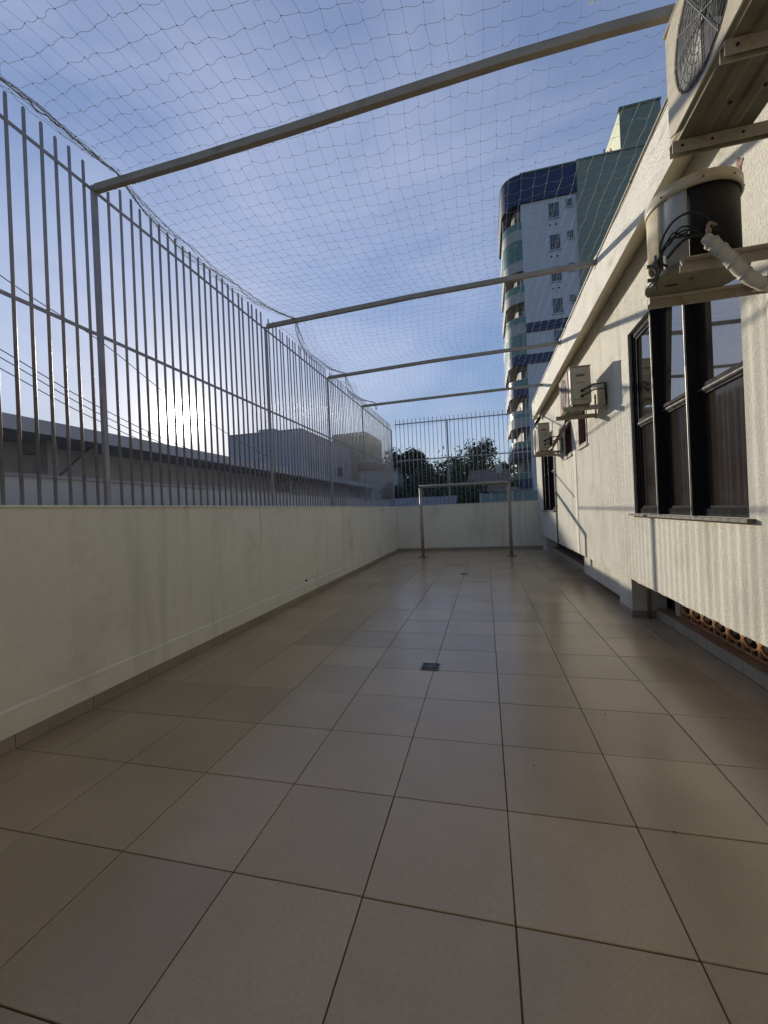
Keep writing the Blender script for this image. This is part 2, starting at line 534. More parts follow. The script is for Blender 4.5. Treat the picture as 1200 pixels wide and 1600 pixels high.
# two floor drains
for (cx, cy, lab) in ((-0.035, 2.07, 'square dark metal floor drain grate in the tiles nearer the camera'),
                      (0.0, 6.93, 'small dark floor drain farther away toward the goal frame')):
    t = thing('floor_drain', lab, 'floor drain', (cx, cy, 0.0), 'floor drains in the terrace tiles')
    m = MB()
    hw = 0.075
    for (a, b, c, d) in ((-hw, hw, -hw, -hw + .012), (-hw, hw, hw - .012, hw), (-hw, -hw + .012, -hw + .012, hw - .012), (hw - .012, hw, -hw + .012, hw - .012)):
        m.box(cx + a, cx + b, cy + c, cy + d, 0.001, 0.006)
    m.build('drain_frame', drain_m, t)
    m = MB()
    m.box(cx - hw + .012, cx + hw - .012, cy - hw + .012, cy + hw - .012, 0.001, 0.0022)
    m.build('drain_sump', coil_m, t)
    m = MB()
    for k in range(5):
        r_ = 0.012 + k * 0.011
        pts = [(cx + r_ * math.cos(a), cy + r_ * math.sin(a), 0.0042) for a in np.linspace(0, 2 * math.pi, 17)]
        m.tube(pts, 0.0032, 4)
    for a in (0.0, math.pi / 2, math.pi / 4, 3 * math.pi / 4):
        m.bar((cx - .06 * math.cos(a), cy - .06 * math.sin(a), 0.0045), (cx + .06 * math.cos(a), cy + .06 * math.sin(a), 0.0045), 0.006, 0.003)
    m.build('drain_grate', drain_m, t)

# crumbs on the floor
cr_m = MB()
for k in range(26):
    x, y = random.uniform(-1.9, 2.1), random.uniform(0.2, 8)
    s_ = random.uniform(0.002, 0.006)
    cr_m.add([(x - s_, y, .001), (x, y - s_ * .6, .001), (x + s_, y, .001), (x, y + s_ * .7, .001), (x, y, .001 + s_)],
             [(0, 1, 4), (1, 2, 4), (2, 3, 4), (3, 0, 4)])
tag(cr_m.build('dirt_crumbs', void_m), 'tiny dark specks of dirt scattered on the floor tiles', None, None, 'stuff')

# ================================================================== BOUNDARY WALLS
HW = 1.43


def wall_with_base(name, label, fn_box, length, run):
    t = thing(name, label, 'wall', (0, 0, 0))
    return t


lw = thing('boundary_wall', 'long white rendered wall on the left carrying the bar fence', 'wall', (XL, 4.0, 0))
boxpart('wall_body', lwall_m, lw, XL - 0.16, XL, -5.6, YF + 0.16, -0.4, HW)
m = MB()
m.box(XL - 0.17, XL + 0.012, -5.6, YF - 0.002, HW + 0.001, HW + 0.018)
m.build('coping', lwall_m, lw, 0.004)
m = MB()
m.add([(XL, -3.2, .086), (XL + .007, -3.2, .086), (XL + .007, -3.2, .235), (XL, -3.2, .247), (XL, YF, .086), (XL + .007, YF, .086), (XL + .007, YF, .235), (XL, YF, .247)],
      [(0, 1, 2, 3), (1, 5, 6, 2), (2, 6, 7, 3), (0, 4, 5, 1), (4, 7, 6, 5)])
m.build('base_render', lwall_m, lw)
sk = None
for j in range(-5, 24):
    y0, y1 = j * T + .003, min((j + 1) * T - .001, YF - .01)
    if y1 - y0 > .45 and sk is not None:
        c = sk.copy(); COL.objects.link(c); c.parent = lw; c.location = (0, (j + 5) * T, 0)
    else:
        m = MB(); m.cbox(XL, XL + .010, y0, y1, 0.001, .085, .0015)
        o = m.build('skirting_tile', skirt_m, lw)
        if sk is None:
            sk = o

m = MB(); m.tube([(XL - .01, 4.6, .287), (XL + .03, 4.6, .283)], .013, 8); m.tube([(XL + .031, 4.6, .283), (XL + .0325, 4.6, .283)], .0105, 8, coil_m)
m.build('drain_spout', acgrey_m, lw)

fw = thing('boundary_wall', 'low white wall across the far end behind the goal frame', 'wall', (0, YF, 0))
boxpart('wall_body', lwall_m, fw, XL + .001, 2.6, YF, YF + 0.16, -0.4, HW - .01)
m = MB(); m.box(XL + .013, XR + .2, YF - 0.012, YF + 0.17, HW - .009, HW + 0.012)
m.build('coping', lwall_m, fw, 0.004)
m = MB(); m.box(XL + .008, 2.24, YF - .007, YF, .086, .24)
m.build('base_render', lwall_m, fw)
for i in range(-5, 5):
    x0, x1 = max(i * T + .001, XL + .012), min((i + 1) * T - .001, 2.24)
    m = MB(); m.cbox(x0, x1, YF - .010, YF, 0.001, .085, .0015); m.build('skirting_tile', skirt_m, fw)

# ================================================================== BAR FENCES
lf = thing('bar_fence', 'tall grey steel bar fence standing along the left wall', 'fence', (XL - .07, 4.0, HW + .018))
FX = XL - 0.07
POSTY = (1.26, 3.83, 6.12, 8.40, YF - .06)
zb = HW + 0.018
mb_ = MB(); mb_.tube([(0, 0, 0), (0, 0, 2.62), (0, 0, 2.632)], [.0110, .0110, .006], 8)
first = None
y = -0.72
bars = []
while y < YF - .1:
    if all(abs(y - py) > .03 for py in POSTY[:-1]):
        bars.append(y)
    y += 0.1055
for y in bars:
    if first is None:
        first = mb_.build('fence_bar', metal_m, None)
        first.parent = lf
        o = first
    else:
        o = clone(first, 'fence_bar', lf, (0, 0, 0))
        k_ = 1.0 if y < 3.8 else (.86 if y < 7 else .70)
        o.scale = (k_, k_, 1)
    o.location = (0, y - 4.0, random.uniform(-.012, .006))
    o.rotation_euler = (random.uniform(-.004, .004), random.uniform(-.003, .003), 0)
for py in POSTY:
    m = MB(); m.box(FX - .016, FX + .016, py - .019, py + .019, zb, 3.93); m.build('fence_post', metal_m, lf, .003)
for z in (3.885, 2.765, zb + .045):
    h = .016 if z < 2 else .02
    m = MB(); m.box(FX + .0085, FX + .0125, -0.8, YF - .1, z - .014, z + .014) if z > 2 else None
    if z > 2:
        m.build('fence_rail', metal_m, lf)

ff = thing('bar_fence', 'grey steel bar fence across the far end above the low wall', 'fence', (0, YF + .06, HW))
mb2 = MB(); mb2.tube([(0, 0, 0), (0, 0, 2.83)], .0095, 6)
first = None
x = XL + .06
k = 0
while x < 2.25:
    if first is None:
        first = mb2.build('fence_bar', metal_m, None); first.parent = ff; o = first
    else:
        o = clone(first, 'fence_bar', ff, (0, 0, 0))
    o.location = (x, 0, random.uniform(-.02, .0))
    x += .134; k += 1
for z in (4.10, 2.92):
    m = MB(); m.box(XL + .03, 2.3, YF + .045, YF + .049, z - .018, z + .018); m.build('fence_rail', metal_m, ff)
for x in (-.60,):
    m = MB(); m.box(x - .022, x + .022, YF + .074, YF + .118, HW, 4.12); m.build('fence_post', metal_m, ff)

# ================================================================== OVERHEAD BEAMS
beam_labels = ('bowed steel beam overhead nearest the camera ending at the big air conditioner',
               'steel beam overhead, second from the camera, ending above the large window',
               'steel beam overhead, third from the camera, short of the far fence',
               'thin looking steel beam overhead farthest from the camera')
beam_pts = (
    [(-2.358, 1.26, 3.905), (-1.48, 1.26, 3.912), (-.72, 1.26, 3.928), (-.05, 1.26, 3.950), (.73, 1.26, 3.972), (1.25, 1.26, 3.970), (1.795, 1.26, 3.955)],
    [(-2.358, 3.83, 3.935), (-.3, 3.83, 4.005), (1.797, 3.83, 4.035)],
    [(-2.358, 6.12, 3.925), (-.3, 6.12, 3.985), (1.797, 6.12, 4.01)],
    [(-2.358, 8.40, 3.92), (-.3, 8.40, 3.945), (1.797, 8.40, 3.96)])
for lab, pts in zip(beam_labels, beam_pts):
    t = thing('overhead_beam', lab, 'beam', pts[0], 'steel beams spanning the terrace')
    m = MB()
    w, h = .042, .056
    vs, fs = [], []
    for (x, y_, z) in pts:
        for a, b in ((-1, -1), (1, -1), (1, 1), (-1, 1)):
            vs.append((x, y_ + a * w / 2, z + b * h / 2))
    n_ = len(pts)
    for i in range(n_ - 1):
        for k in range(4):
            k2 = (k + 1) % 4
            fs.append((i * 4 + k, (i + 1) * 4 + k, (i + 1) * 4 + k2, i * 4 + k2))
    fs += [(0, 1, 2, 3), tuple(range((n_ - 1) * 4 + 3, (n_ - 1) * 4 - 1, -1))]
    m.add(vs, fs)
    m.build('beam_tube', beam_m, t, .003)
    e = pts[-1]
    m = MB(); m.box(e[0] - .006, e[0] + .0035, e[1] - .055, e[1] + .055, e[2] - .05, e[2] + .06)
    m.build('end_plate', beam_m, t)

# ================================================================== WHITE BUILDING ON THE RIGHT
wb = thing('white_building', 'single storey white stucco building along the right side with windows', 'building', (XR, 4, 0))
Y0, Y1 = -5.6, YF + .16
ZB, ZT = 0.43, 3.765
OPEN = {  # y0, y1, z0, z1
    'big': (1.63, 3.60, 1.17, 3.08),
    'a': (6.66, 7.22, 2.19, 3.30),
    'b': (5.50, 6.08, 2.21, 3.30),
    'tall': (8.75, 10.75, 1.15, 3.00)}
ys = sorted({Y0, Y1, *[v for o in OPEN.values() for v in o[:2]], *np.arange(Y0 + .5, Y1, .5)})
zs = sorted({ZB, ZT, *[v for o in OPEN.values() for v in o[2:]]})
m = MB()


def inside(ya, yb, za, zb_):
    return any(o[0] - 1e-6 <= ya and yb <= o[1] + 1e-6 and o[2] - 1e-6 <= za and zb_ <= o[3] + 1e-6 for o in OPEN.values())


for ya, yb in zip(ys[:-1], ys[1:]):
    for za, zb_ in zip(zs[:-1], zs[1:]):
        if not inside(ya, yb, za, zb_):
            m.add([(XR, ya, za), (XR, yb, za), (XR, yb, zb_), (XR, ya, zb_)], [(0, 3, 2, 1)])
DEP = .16
for o in OPEN.values():
    a, b, c, d = o
    m.add([(XR, a, c), (XR + DEP, a, c), (XR + DEP, a, d), (XR, a, d)], [(0, 1, 2, 3)])
    m.add([(XR, b, c), (XR + DEP, b, c), (XR + DEP, b, d), (XR, b, d)], [(3, 2, 1, 0)])
    m.add([(XR, a, d), (XR + DEP, a, d), (XR + DEP, b, d), (XR, b, d)], [(0, 1, 2, 3)])
    m.add([(XR, a, c), (XR + DEP, a, c), (XR + DEP, b, c), (XR, b, c)], [(3, 2, 1, 0)])
# underside lip and back skin (closed wall thickness)
m.add([(XR, Y0, ZB), (XR + .22, Y0, ZB), (XR + .22, Y1, ZB), (XR, Y1, ZB)], [(0, 3, 2, 1)])
m.add([(XR + .22, Y0, ZB), (XR + .22, Y1, ZB), (XR + .22, Y1, ZT), (XR + .22, Y0, ZT)], [(0, 3, 2, 1)])
m.add([(XR, Y0, ZB), (XR, Y0, ZT), (XR + .22, Y0, ZT), (XR + .22, Y0, ZB)], [(0, 1, 2, 3)])
m.add([(XR, Y1, ZB), (XR, Y1, ZT), (XR + .22, Y1, ZT), (XR + .22, Y1, ZB)], [(3, 2, 1, 0)])
m.build('stucco_wall', rwall_m, wb)
# uneven lower plaster edge
m = MB()
yy = np.arange(-3.2, 11.6, .09)
for a, b in zip(yy[:-1], yy[1:]):
    if 3.79 < a < 4.26 or 3.79 < b < 4.26:
        continue
    d = random.uniform(.002, .012)
    m.box(XR + .003, XR + .02, a, b, ZB - d, ZB - .0005)
m.build('plaster_edge', rwall_m, wb)['kind'] = 'stuff'
# roof slab: fascia + soffit
FXX, FE = 1.80, 10.45
m = MB()
segs = list(np.linspace(-3.2, FE, 15))
topz = lambda y_: 4.06 + .03 * math.sin(y_ * 1.7)*.3 - .004 * y_
for a, b in zip(segs[:-1], segs[1:]):
    m.add([(FXX, a, 3.61), (FXX, b, 3.61), (FXX, b, topz(b)), (FXX, a, topz(a))], [(0, 3, 2, 1)])
    m.add([(FXX, a, topz(a)), (FXX, b, topz(b)), (FXX + .14, b, topz(b)), (FXX + .14, a, topz(a))], [(0, 3, 2, 1)])
    m.add([(FXX + .14, a, topz(a)), (FXX + .14, b, topz(b)), (FXX + .14, b, 3.85), (FXX + .14, a, 3.85)], [(0, 3, 2, 1)])
m.add([(FXX, FE, 3.61), (FXX + .14, FE, 3.61), (FXX + .14, FE, topz(FE)), (FXX, FE, topz(FE))], [(0, 3, 2, 1)])
m.add([(FXX, -3.2, 3.61), (FXX + .14, -3.2, 3.61), (FXX + .14, -3.2, topz(-3.2)), (FXX, -3.2, topz(-3.2))], [(0, 1, 2, 3)])
m.build('roof_fascia', fascia_m, wb)
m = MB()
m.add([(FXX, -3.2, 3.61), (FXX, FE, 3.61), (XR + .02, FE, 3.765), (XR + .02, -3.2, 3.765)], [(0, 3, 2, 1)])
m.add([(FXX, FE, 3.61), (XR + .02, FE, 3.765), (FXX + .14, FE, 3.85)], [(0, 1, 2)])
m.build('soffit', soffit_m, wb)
m = MB()
m.box(FXX + .141, 9.0, -3.2, FE - .001, 3.775, 3.86)
m.box(XR, 9.0, FE, Y1, 3.62, 3.84)
m.build('roof_slab', fascia_m, wb)
m = MB()
for a, b in zip(segs[:-1], segs[1:]):
    m.box(FXX - .012, FXX + .15, a + .002, b - .002, topz((a + b) / 2) + .003, topz((a + b) / 2) + .022)
m.build('roof_capping', acbase_m, wb)
# ends of the building (solid body behind the wall)
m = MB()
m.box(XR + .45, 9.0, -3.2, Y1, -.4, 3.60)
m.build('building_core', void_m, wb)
m = MB()
m.add([(XR + .22, Y1 + .003, -.4), (9, Y1 + .003, -.4), (9, Y1 + .003, 3.62), (XR + .22, Y1 + .003, 3.62)], [(0, 3, 2, 1)])
m.build('end_wall', rwall_m, wb)
# pier
m = MB()
m.box(XR - .002, 2.36, 3.80, 4.24, 0.0, ZB + .0)
m.build('pier', rwall_m, wb)
m = MB(); m.box(XR - .011, XR - .003, 3.79, 4.245, .001, .08); m.box(XR - .003, 2.36, 3.791, 3.7995, .001, .08)
m.build('pier_skirting', skirt_m, wb)
m = MB(); m.tube([(2.175, 3.775, .001), (2.175, 3.775, .43)], .016, 8); m.build('pier_pipe', acbase_m, wb)
# plinth beyond the pier, back of the crawl space
m = MB(); m.box(2.075, 2.36, 4.24, 6.35, .105, ZB - .013); m.build('plinth', rwall_m, wb)
m = MB(); m.box(2.0765, 2.4, 10.9, YF - .002, .0, ZB - .013); m.build('corner_plinth', rwall_m, wb)
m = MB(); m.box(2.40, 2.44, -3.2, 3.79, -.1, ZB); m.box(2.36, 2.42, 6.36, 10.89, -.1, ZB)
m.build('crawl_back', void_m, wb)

# unseen roof and wall added behind the viewer to shade the near floor
m = MB(); m.box(XL - .16, XR - .002, -5.6, -0.9, 3.30, 3.45); m.build('added_shade_roof', soffit_m, wb)
m = MB(); m.box(XL - .16, XR - .002, -5.6, -5.4, -.4, 3.299); m.build('added_shade_wall', rwall_m, wb)
# terracotta breeze blocks in the slot
BW, BH = .20, .20


def breeze_block():
    m = MB()
    t_, d_ = .012, .022
    m.box(0, d_, 0, t_, 0, BH)
    m.box(0, d_, BW - t_, BW - .002, 0, BH)
    m.box(0.001, d_ - .001, t_, BW - t_, 0, t_)
    m.box(0.001, d_ - .001, t_, BW - t_, BH - t_, BH)
    c = BW / 2
    rr = c - t_
    for base, sg in ((.05, 1), (BH - .05, -1)):
        m.box(0.002, d_ - .002, c - .007, c + .007, min(base, t_ if sg > 0 else BH - t_), max(base, t_ if sg > 0 else BH - t_))
        for side in (-1, 1):
            pts = [(d_ / 2, c + side * rr * math.sin(a), base + sg * rr * .60 * (1 - math.cos(a))) for a in np.linspace(0, math.pi / 2, 8)]
            for p, q in zip(pts[:-1], pts[1:]):
                m.bar(p, q, .013, d_ - .004, None, (1, 0, 0))
    return m


bb = None
yb = 3.42 - BW
while yb > -1.0:
    if bb is None:
        bb = breeze_block().build('breeze_block', terra_m, None)
        bb.parent = wb
        o = bb
    else:
        o = clone(bb, 'breeze_block', wb, (0, 0, 0))
    o.location = (2.345 - XR, yb - 4, .108)
    yb -= BW + .003
bb2 = None
yb = 3.42 - BW
while yb > -1.0:
    if bb2 is None:
        bb2 = breeze_block().build('breeze_block', terra_m, None)
        bb2.parent = wb
        o = bb2
    else:
        o = clone(bb2, 'breeze_block', wb, (0, 0, 0))
    o.location = (2.345 - XR, yb - 4, .108 + BH + .003)
    yb -= BW + .003
boxpart('block_jamb', rwall_m, wb, 2.33, 2.40, 3.425, 3.52, .10, ZB - .002)

# kerb along the building
kb = thing('kerb', 'low stone kerb step along the foot of the white building', None, (KX, 4, 0), None, 'structure')
kt = None
for j in range(-6, 24):
    y0, y1 = j * T + .003, min((j + 1) * T - .003, YF - .01)
    for (nm, mt, bx) in (('kerb_riser', kerb_m, (KX, KX + .02, 0.0, .1)), ('kerb_top_tile', kerbtop_m, (KX - .006, 2.40, .1005, .1075))):
        a, b = y0, y1
        if nm == 'kerb_riser':
            a += .21; b = min(b + .21, YF - .011)
        for (c, d) in ((a, min(b, 3.775)), (max(a, 4.26), b)):
            if d - c > .03:
                m = MB(); m.cbox(bx[0], bx[1], c, d, bx[2], bx[3], .0015); m.build(nm, mt, kb)

# ---- windows
def pane_sash(parent, y0, y1, z0, z1, xo, tilt, fw_=.028, gm=None):
    """A glazed sash with a slim frame, hinged at its top edge, leaning out by `tilt`."""
    m = MB(); dz = z1 - z0
    def P(yv, zv, off=0.0):
        return (xo - tilt * (z1 - zv) / dz + off, yv, zv)
    def strip(a, b, c, d, t=.03):
        vs = [P(a, c, -.008), P(b, c, -.008), P(b, d, -.008), P(a, d, -.008), P(a, c, t), P(b, c, t), P(b, d, t), P(a, d, t)]
        m.add(vs, [(0, 3, 2, 1), (4, 5, 6, 7), (0, 1, 5, 4), (1, 2, 6, 5), (2, 3, 7, 6), (3, 0, 4, 7)])
    strip(y0, y0 + fw_, z0, z1); strip(y1 - fw_, y1, z0, z1)
    strip(y0 + fw_, y1 - fw_, z0, z0 + fw_); strip(y0 + fw_, y1 - fw_, z1 - fw_, z1)
    m.build('sash', frame_m, parent)
    m = MB()
    vs = [P(y0 + fw_, z0 + fw_, .006), P(y1 - fw_, z0 + fw_, .006), P(y1 - fw_, z1 - fw_, .006), P(y0 + fw_, z1 - fw_, .006)]
    m.add(vs, [(0, 3, 2, 1)])
    vs2 = [(a + .005, b, c) for a, b, c in vs]
    m.add(vs2, [(0, 1, 2, 3)])
    m.build('pane', gm or glass_m, parent)


def big_window(label, y0, y1, z0, z1, tilts, ztr):
    m = MB(); fx0, fx1 = XR + .04, XR + .10
    fr = .055
    m.box(fx0, fx1, y0 + .001, y0 + fr, z0, z1); m.box(fx0, fx1, y1 - fr, y1 - .001, z0, z1)
    m.box(fx0, fx1, y0 + fr, y1 - fr, z0 + .001, z0 + fr); m.box(fx0, fx1, y0 + fr, y1 - fr, z1 - fr, z1 - .001)
    w = m.build('window', frame_m, wb)
    w['label'] = label
    n = len(tilts)
    wid = (y1 - y0 - 2 * fr + .05) / n
    edges = [y0 + fr - .025 + i * wid for i in range(n + 1)]
    for i in range(1, n):
        c = edges[i]
        m = MB(); m.box(XR - .020, fx1 - .001, c - .014, c + .014, z0 + .002, z1 - .004); m.build('mullion_fin', frame_m, w)
        m = MB(); m.box(XR - .0225, XR - .0205, c + .007, c + .014, z0 + .002, z1 - .004); m.build('fin_painted_glint', trim_m, w)  # pale strip stands in for sunlight on the black fin's front edge
    # dark side fin at the far jamb
    m = MB(); m.box(XR + .02, fx0 - .001, y1 - .03, y1 - .002, z0 + .002, z1 - .004); m.build('mullion_fin', frame_m, w)
    for i in range(n):
        a, b = edges[i] + .0145, edges[i + 1] - .0145
        if i == 0: a = y0 + fr + .001
        if i == n - 1: b = y1 - fr - .001
        pane_sash(w, a, b, ztr + .015, z1 - fr - .002, XR + .062, tilts[i])
        pane_sash(w, a, b, z0 + fr + .002, ztr - .02, XR + .064, 0, .02, glassl_m)
        m = MB()
        nn = 49
        cv = [(XR + .128 + .014 * math.sin(k * 1.05) + .004 * math.sin(k * .37), a + (b - a) * k / (nn - 1)) for k in range(nn)]
        vs = [(x, y_, z0 + .02) for x, y_ in cv] + [(x, y_, ztr + .1) for x, y_ in cv]
        m.add(vs, [(k, nn + k, nn + k + 1, k + 1) for k in range(nn - 1)], None, True)
        m.build('curtain', curtain_m, w)
        m = MB(); m.box(XR + .045, XR + .099, a, b, ztr - .0195, ztr + .0145); m.build('transom', frame_m, w)
        m = MB(); m.box(XR + .0415, XR + .0445, a, b, ztr - .006, ztr + .004); m.build('transom_trim', sill_m, w)
    m = MB()
    # slate sill in three slabs
    L = (y1 - y0 + .12) / 3
    for i in range(3):
        m.box(XR - .045, XR + .1, y0 - .06 + i * L + .001, y0 - .06 + (i + 1) * L - .001, z0 - .024, z0 - .002)
    m.build('sill', sill_m, w)
    # painted reveal at the far jamb (brown pink)
    m = MB(); m.box(XR + .001, XR + .0395, y1 - .0018, y1 - .0004, z0, z1); m.build('reveal', jamb_m, w)
    return w


big_window('large three panel black window with slate sill', *OPEN['big'], (.0, .022, .006), 2.115)
big_window('tall dark window at the far end under the last air conditioner', *OPEN['tall'], (0, 0, 0), 2.10)
for key, lab in (('a', 'narrow brown window with its sash pushed open'), ('b', 'narrow brown window, dark, right of the open one')):
    y0, y1, z0, z1 = OPEN[key]
    m = MB(); f_ = .045
    m.box(XR - .012, XR + .1, y0 + .001, y0 + f_, z0 + .001, z1); m.box(XR - .012, XR + .1, y1 - f_, y1 - .001, z0 + .001, z1)
    m.box(XR - .01, XR + .1, y0 + f_, y1 - f_, z0 + .001, z0 + f_); m.box(XR - .01, XR + .1, y0 + f_, y1 - f_, z1 - f_, z1 - .001)
    w = m.build('window', brownw_m, wb); w['label'] = lab
    m = MB(); m.box(XR + .07, XR + .078, y0 + f_, y1 - f_, z0 + f_, z1 - f_); m.build('pane', glass_m, w)
    m = MB(); m.box(XR - .035, XR + .05, y0 - .03, y1 + .03, z0 - .03, z0 - .001); m.build('sill', rwall_m, w)
    if key == 'a':   # awning sash leaning out
        m = MB(); top, bot = Vector((XR - .02, 0, 2.78)), Vector((XR - .30, 0, 2.36))
        for yv in (y0 + .03, y1 - .03):
            m.bar((top.x, yv, top.z), (bot.x, yv, bot.z), .03, .03)
        m.bar((bot.x, y0 + .045, bot.z), (bot.x, y1 - .045, bot.z), .03, .03)
        m.bar((top.x, y0 + .045, top.z), (top.x, y1 - .045, top.z), .03, .03)
        o = m.build('sash', brownw_m, w)
        m = MB()
        vs = [(top.x, y0 + .045, top.z), (top.x, y1 - .045, top.z), (bot.x, y1 - .045, bot.z), (bot.x, y0 + .045, bot.z)]
        m.add(vs, [(0, 1, 2, 3)]); m.add([(a + .004, b, c + .003) for a, b, c in vs], [(3, 2, 1, 0)])
        m.build('pane', glass_m, w)

# drain pipe
t = thing('drain_pipe', 'thin grey drain pipe running down the white wall beside the tall far window', 'pipe', (XR - .02, 8.45, .4))
m = MB()
m.tube([(XR - .02, 8.45, .36), (XR - .02, 8.42, 1.5), (XR - .02, 8.40, 2.30), (XR - .02, 8.36, 2.37), (XR - .05, 8.25, 2.41), (XR - .10, 8.1, 2.42)], .013, 8)
m.build('pipe_run', acbase_m, t)
for z in (.5, 1.25, 1.95):
    m = MB(); m.box(XR - .04, XR + .001, 8.42, 8.46, z - .012, z + .012); m.build('pipe_clip', acbase_m, t)
# patched hole in the stucco
t = thing('wall_patch', 'small crumbling rust stained hole in the stucco under the big air conditioner', 'hole', (XR, 1.585, 3.28))
m = MB()
cy, cz = 1.585, 3.28
ring = [(XR - .004, cy + math.cos(a) * .035 * random.uniform(.6, 1.3), cz + math.sin(a) * .045 * random.uniform(.6, 1.3)) for a in np.linspace(0, 2 * math.pi, 15)[:-1]]
m.add(ring + [(XR - .012, cy + .004, cz + .01)], [(i, (i + 1) % 14, 14) for i in range(14)])
m.build('patch_mortar', rustgrille_m, t)

# ================================================================== AIR CONDITIONERS
def air_conditioner(label, x0, x1, y0, y1, z0, z1, brown=False, conduit=True):
    """Box outdoor unit, fan front facing -x, service side facing -y."""
    t = thing('air_conditioner', label, 'air conditioner', ((x0 + x1) / 2, (y0 + y1) / 2, z0), 'air conditioner units on the white wall')
    m = MB(); m.cbox(x0, x1, y0, y1, z0 + .012, z1, .012)
    m.build('casing', acw_m, t)
    m = MB(); m.box(x0 + .012, x1 - .012, y0 + .012, y1 - .012, z0, z0 + .0115)
    for k in range(2):      # pressed ribs under the base
        xx = x0 + (x1 - x0) * (.30 + .36 * k)
        a_, b_, c_, d_ = y0 + .07, y1 - .07, y0 + .10, y1 - .10
        vs = [(xx - .035, a_, z0 - .0003), (xx + .035, a_, z0 - .0003), (xx + .035, b_, z0 - .0003), (xx - .035, b_, z0 - .0003),
              (xx - .018, c_, z0 - .009), (xx + .018, c_, z0 - .009), (xx + .018, d_, z0 - .009), (xx - .018, d_, z0 - .009)]
        m.add(vs, [(0, 1, 2, 3), (4, 7, 6, 5), (0, 4, 5, 1), (1, 5, 6, 2), (2, 6, 7, 3), (3, 7, 4, 0)])
    o = m.build('base_pan', acbase_m, t)
    m = MB()
    for (fx, fy) in ((.3, .3), (.62, .42), (.35, .72), (.66, .66)):
        m.cyl((x0 + (x1 - x0) * fx + .03, y0 + (y1 - y0) * fy, z0 - .0095), (0, 0, 1), .007, .004, 10)
    m.build('drain_hole', coil_m, o)
    m = MB(); m.cyl((x0 + (x1 - x0) * .7, y0 + (y1 - y0) * .5, z0 - .014), (0, 0, 1), .018, .02, 14)
    m.build('drain_nipple', acbase_m, o)
    m = MB(); m.cbox(x0 - .008, x1 + .006, y0 - .006, y1 + .006, z1 + .0008, z1 + .014, .004); m.build('lid', acw_m, t)
    # front plate and fan
    H, L = z1 - z0, y1 - y0
    cyf, czf, rf = y0 + L * .56, z0 + H * .5, H * .43
    m = MB()
    n_ = 40
    fp = x0 - .010
    sq = []
    for k in range(n_):
        a = 2 * math.pi * k / n_
        ca, sa = math.cos(a), math.sin(a)
        s_ = min((L * .40) / max(abs(ca), 1e-6), (H * .47) / max(abs(sa), 1e-6))
        sq.append((fp, cyf + ca * s_, czf + sa * s_))
    ci = [(fp, cyf + math.cos(2 * math.pi * k / n_) * rf, czf + math.sin(2 * math.pi * k / n_) * rf) for k in range(n_)]
    cin = [(x0 - .0008, a[1], a[2]) for a in ci]
    sqb = [(x0 - .0008, a[1], a[2]) for a in sq]
    m.add(sq + ci, [(k, n_ + k, n_ + (k + 1) % n_, (k + 1) % n_) for k in range(n_)])
    m.add(ci + cin, [(k, n_ + k, n_ + (k + 1) % n_, (k + 1) % n_) for k in range(n_)])
    m.add(sq + sqb, [(k, (k + 1) % n_, n_ + (k + 1) % n_, n_ + k) for k in range(n_)])
    fpo = m.build('front_plate', rustgrille_m if brown else acw_m, t)
    m = MB(); m.cyl((x0 - .003, cyf, czf), (1, 0, 0), rf - .004, .003, 40); m.build('fan_opening', fan_m, t)
    m = MB()
    for k in range(3):
        a0 = 2 * math.pi * k / 3 + .3
        vs = []
        for rr, da in ((.05, -.25), (rf * .9, -.45), (rf * .92, .25), (.05, .3)):
            vs.append((x0 - .0062 - (.003 if da > 0 else 0), cyf + rr * math.cos(a0 + da), czf + rr * math.sin(a0 + da)))
        m.add(vs, [(0, 1, 2, 3), (3, 2, 1, 0)])
    m.cyl((x0 - .0075, cyf, czf), (1, 0, 0), .045, .005, 18)
    m.build('fan_blades', badge_m, t)
    m = MB()
    for rr in np.linspace(.04, rf, 8):
        m.tube([(x0 - .0125, cyf + rr * math.cos(a), czf + rr * math.sin(a)) for a in np.linspace(0, 2 * math.pi, 33)], .0012, 4, None, False, False)
    for a in np.linspace(0, math.pi, 7)[:-1]:
        m.tube([(x0 - .0135, cyf - rf * math.cos(a), czf - rf * math.sin(a)), (x0 - .0135, cyf + rf * math.cos(a), czf + rf * math.sin(a))], .0022, 4, None, False)
    for k in range(-3, 4):
        w_ = math.sqrt(max(rf * rf - (k * rf / 4) ** 2, 0))
        m.tube([(x0 - .015, cyf + k * rf / 4, czf - w_), (x0 - .015, cyf + k * rf / 4, czf + w_)], .0012, 4, None, False)
    m.build('fan_grille', grille_m, t)
    # service side, facing the camera
    yy = y0 - .0025
    xm = (x0 + x1) / 2
    m = MB(); m.cbox(x0 + .02, x1 - .02, y0 - .006, y0 - .0006, z0 + .05, z1 - .04, .002); sp = m.build('side_cover', acw_m, t)
    m = MB(); m.box(xm - .055, xm + .045, y0 - .0085, y0 - .0062, z1 - H * .26, z1 - H * .20); m.build('badge', badge_m, sp)
    m = MB(); m.box(xm - .055, xm + .05, y0 - .008, y0 - .0062, z1 - H * .43, z1 - H * .42)
    for k in range(6):
        m.box(x0 + .04 + k * .028, x0 + .058 + k * .028, y0 - .0075, y0 - .0062, z0 + .06, z0 + .072)
    m.build('vent_slot', badge_m, sp)
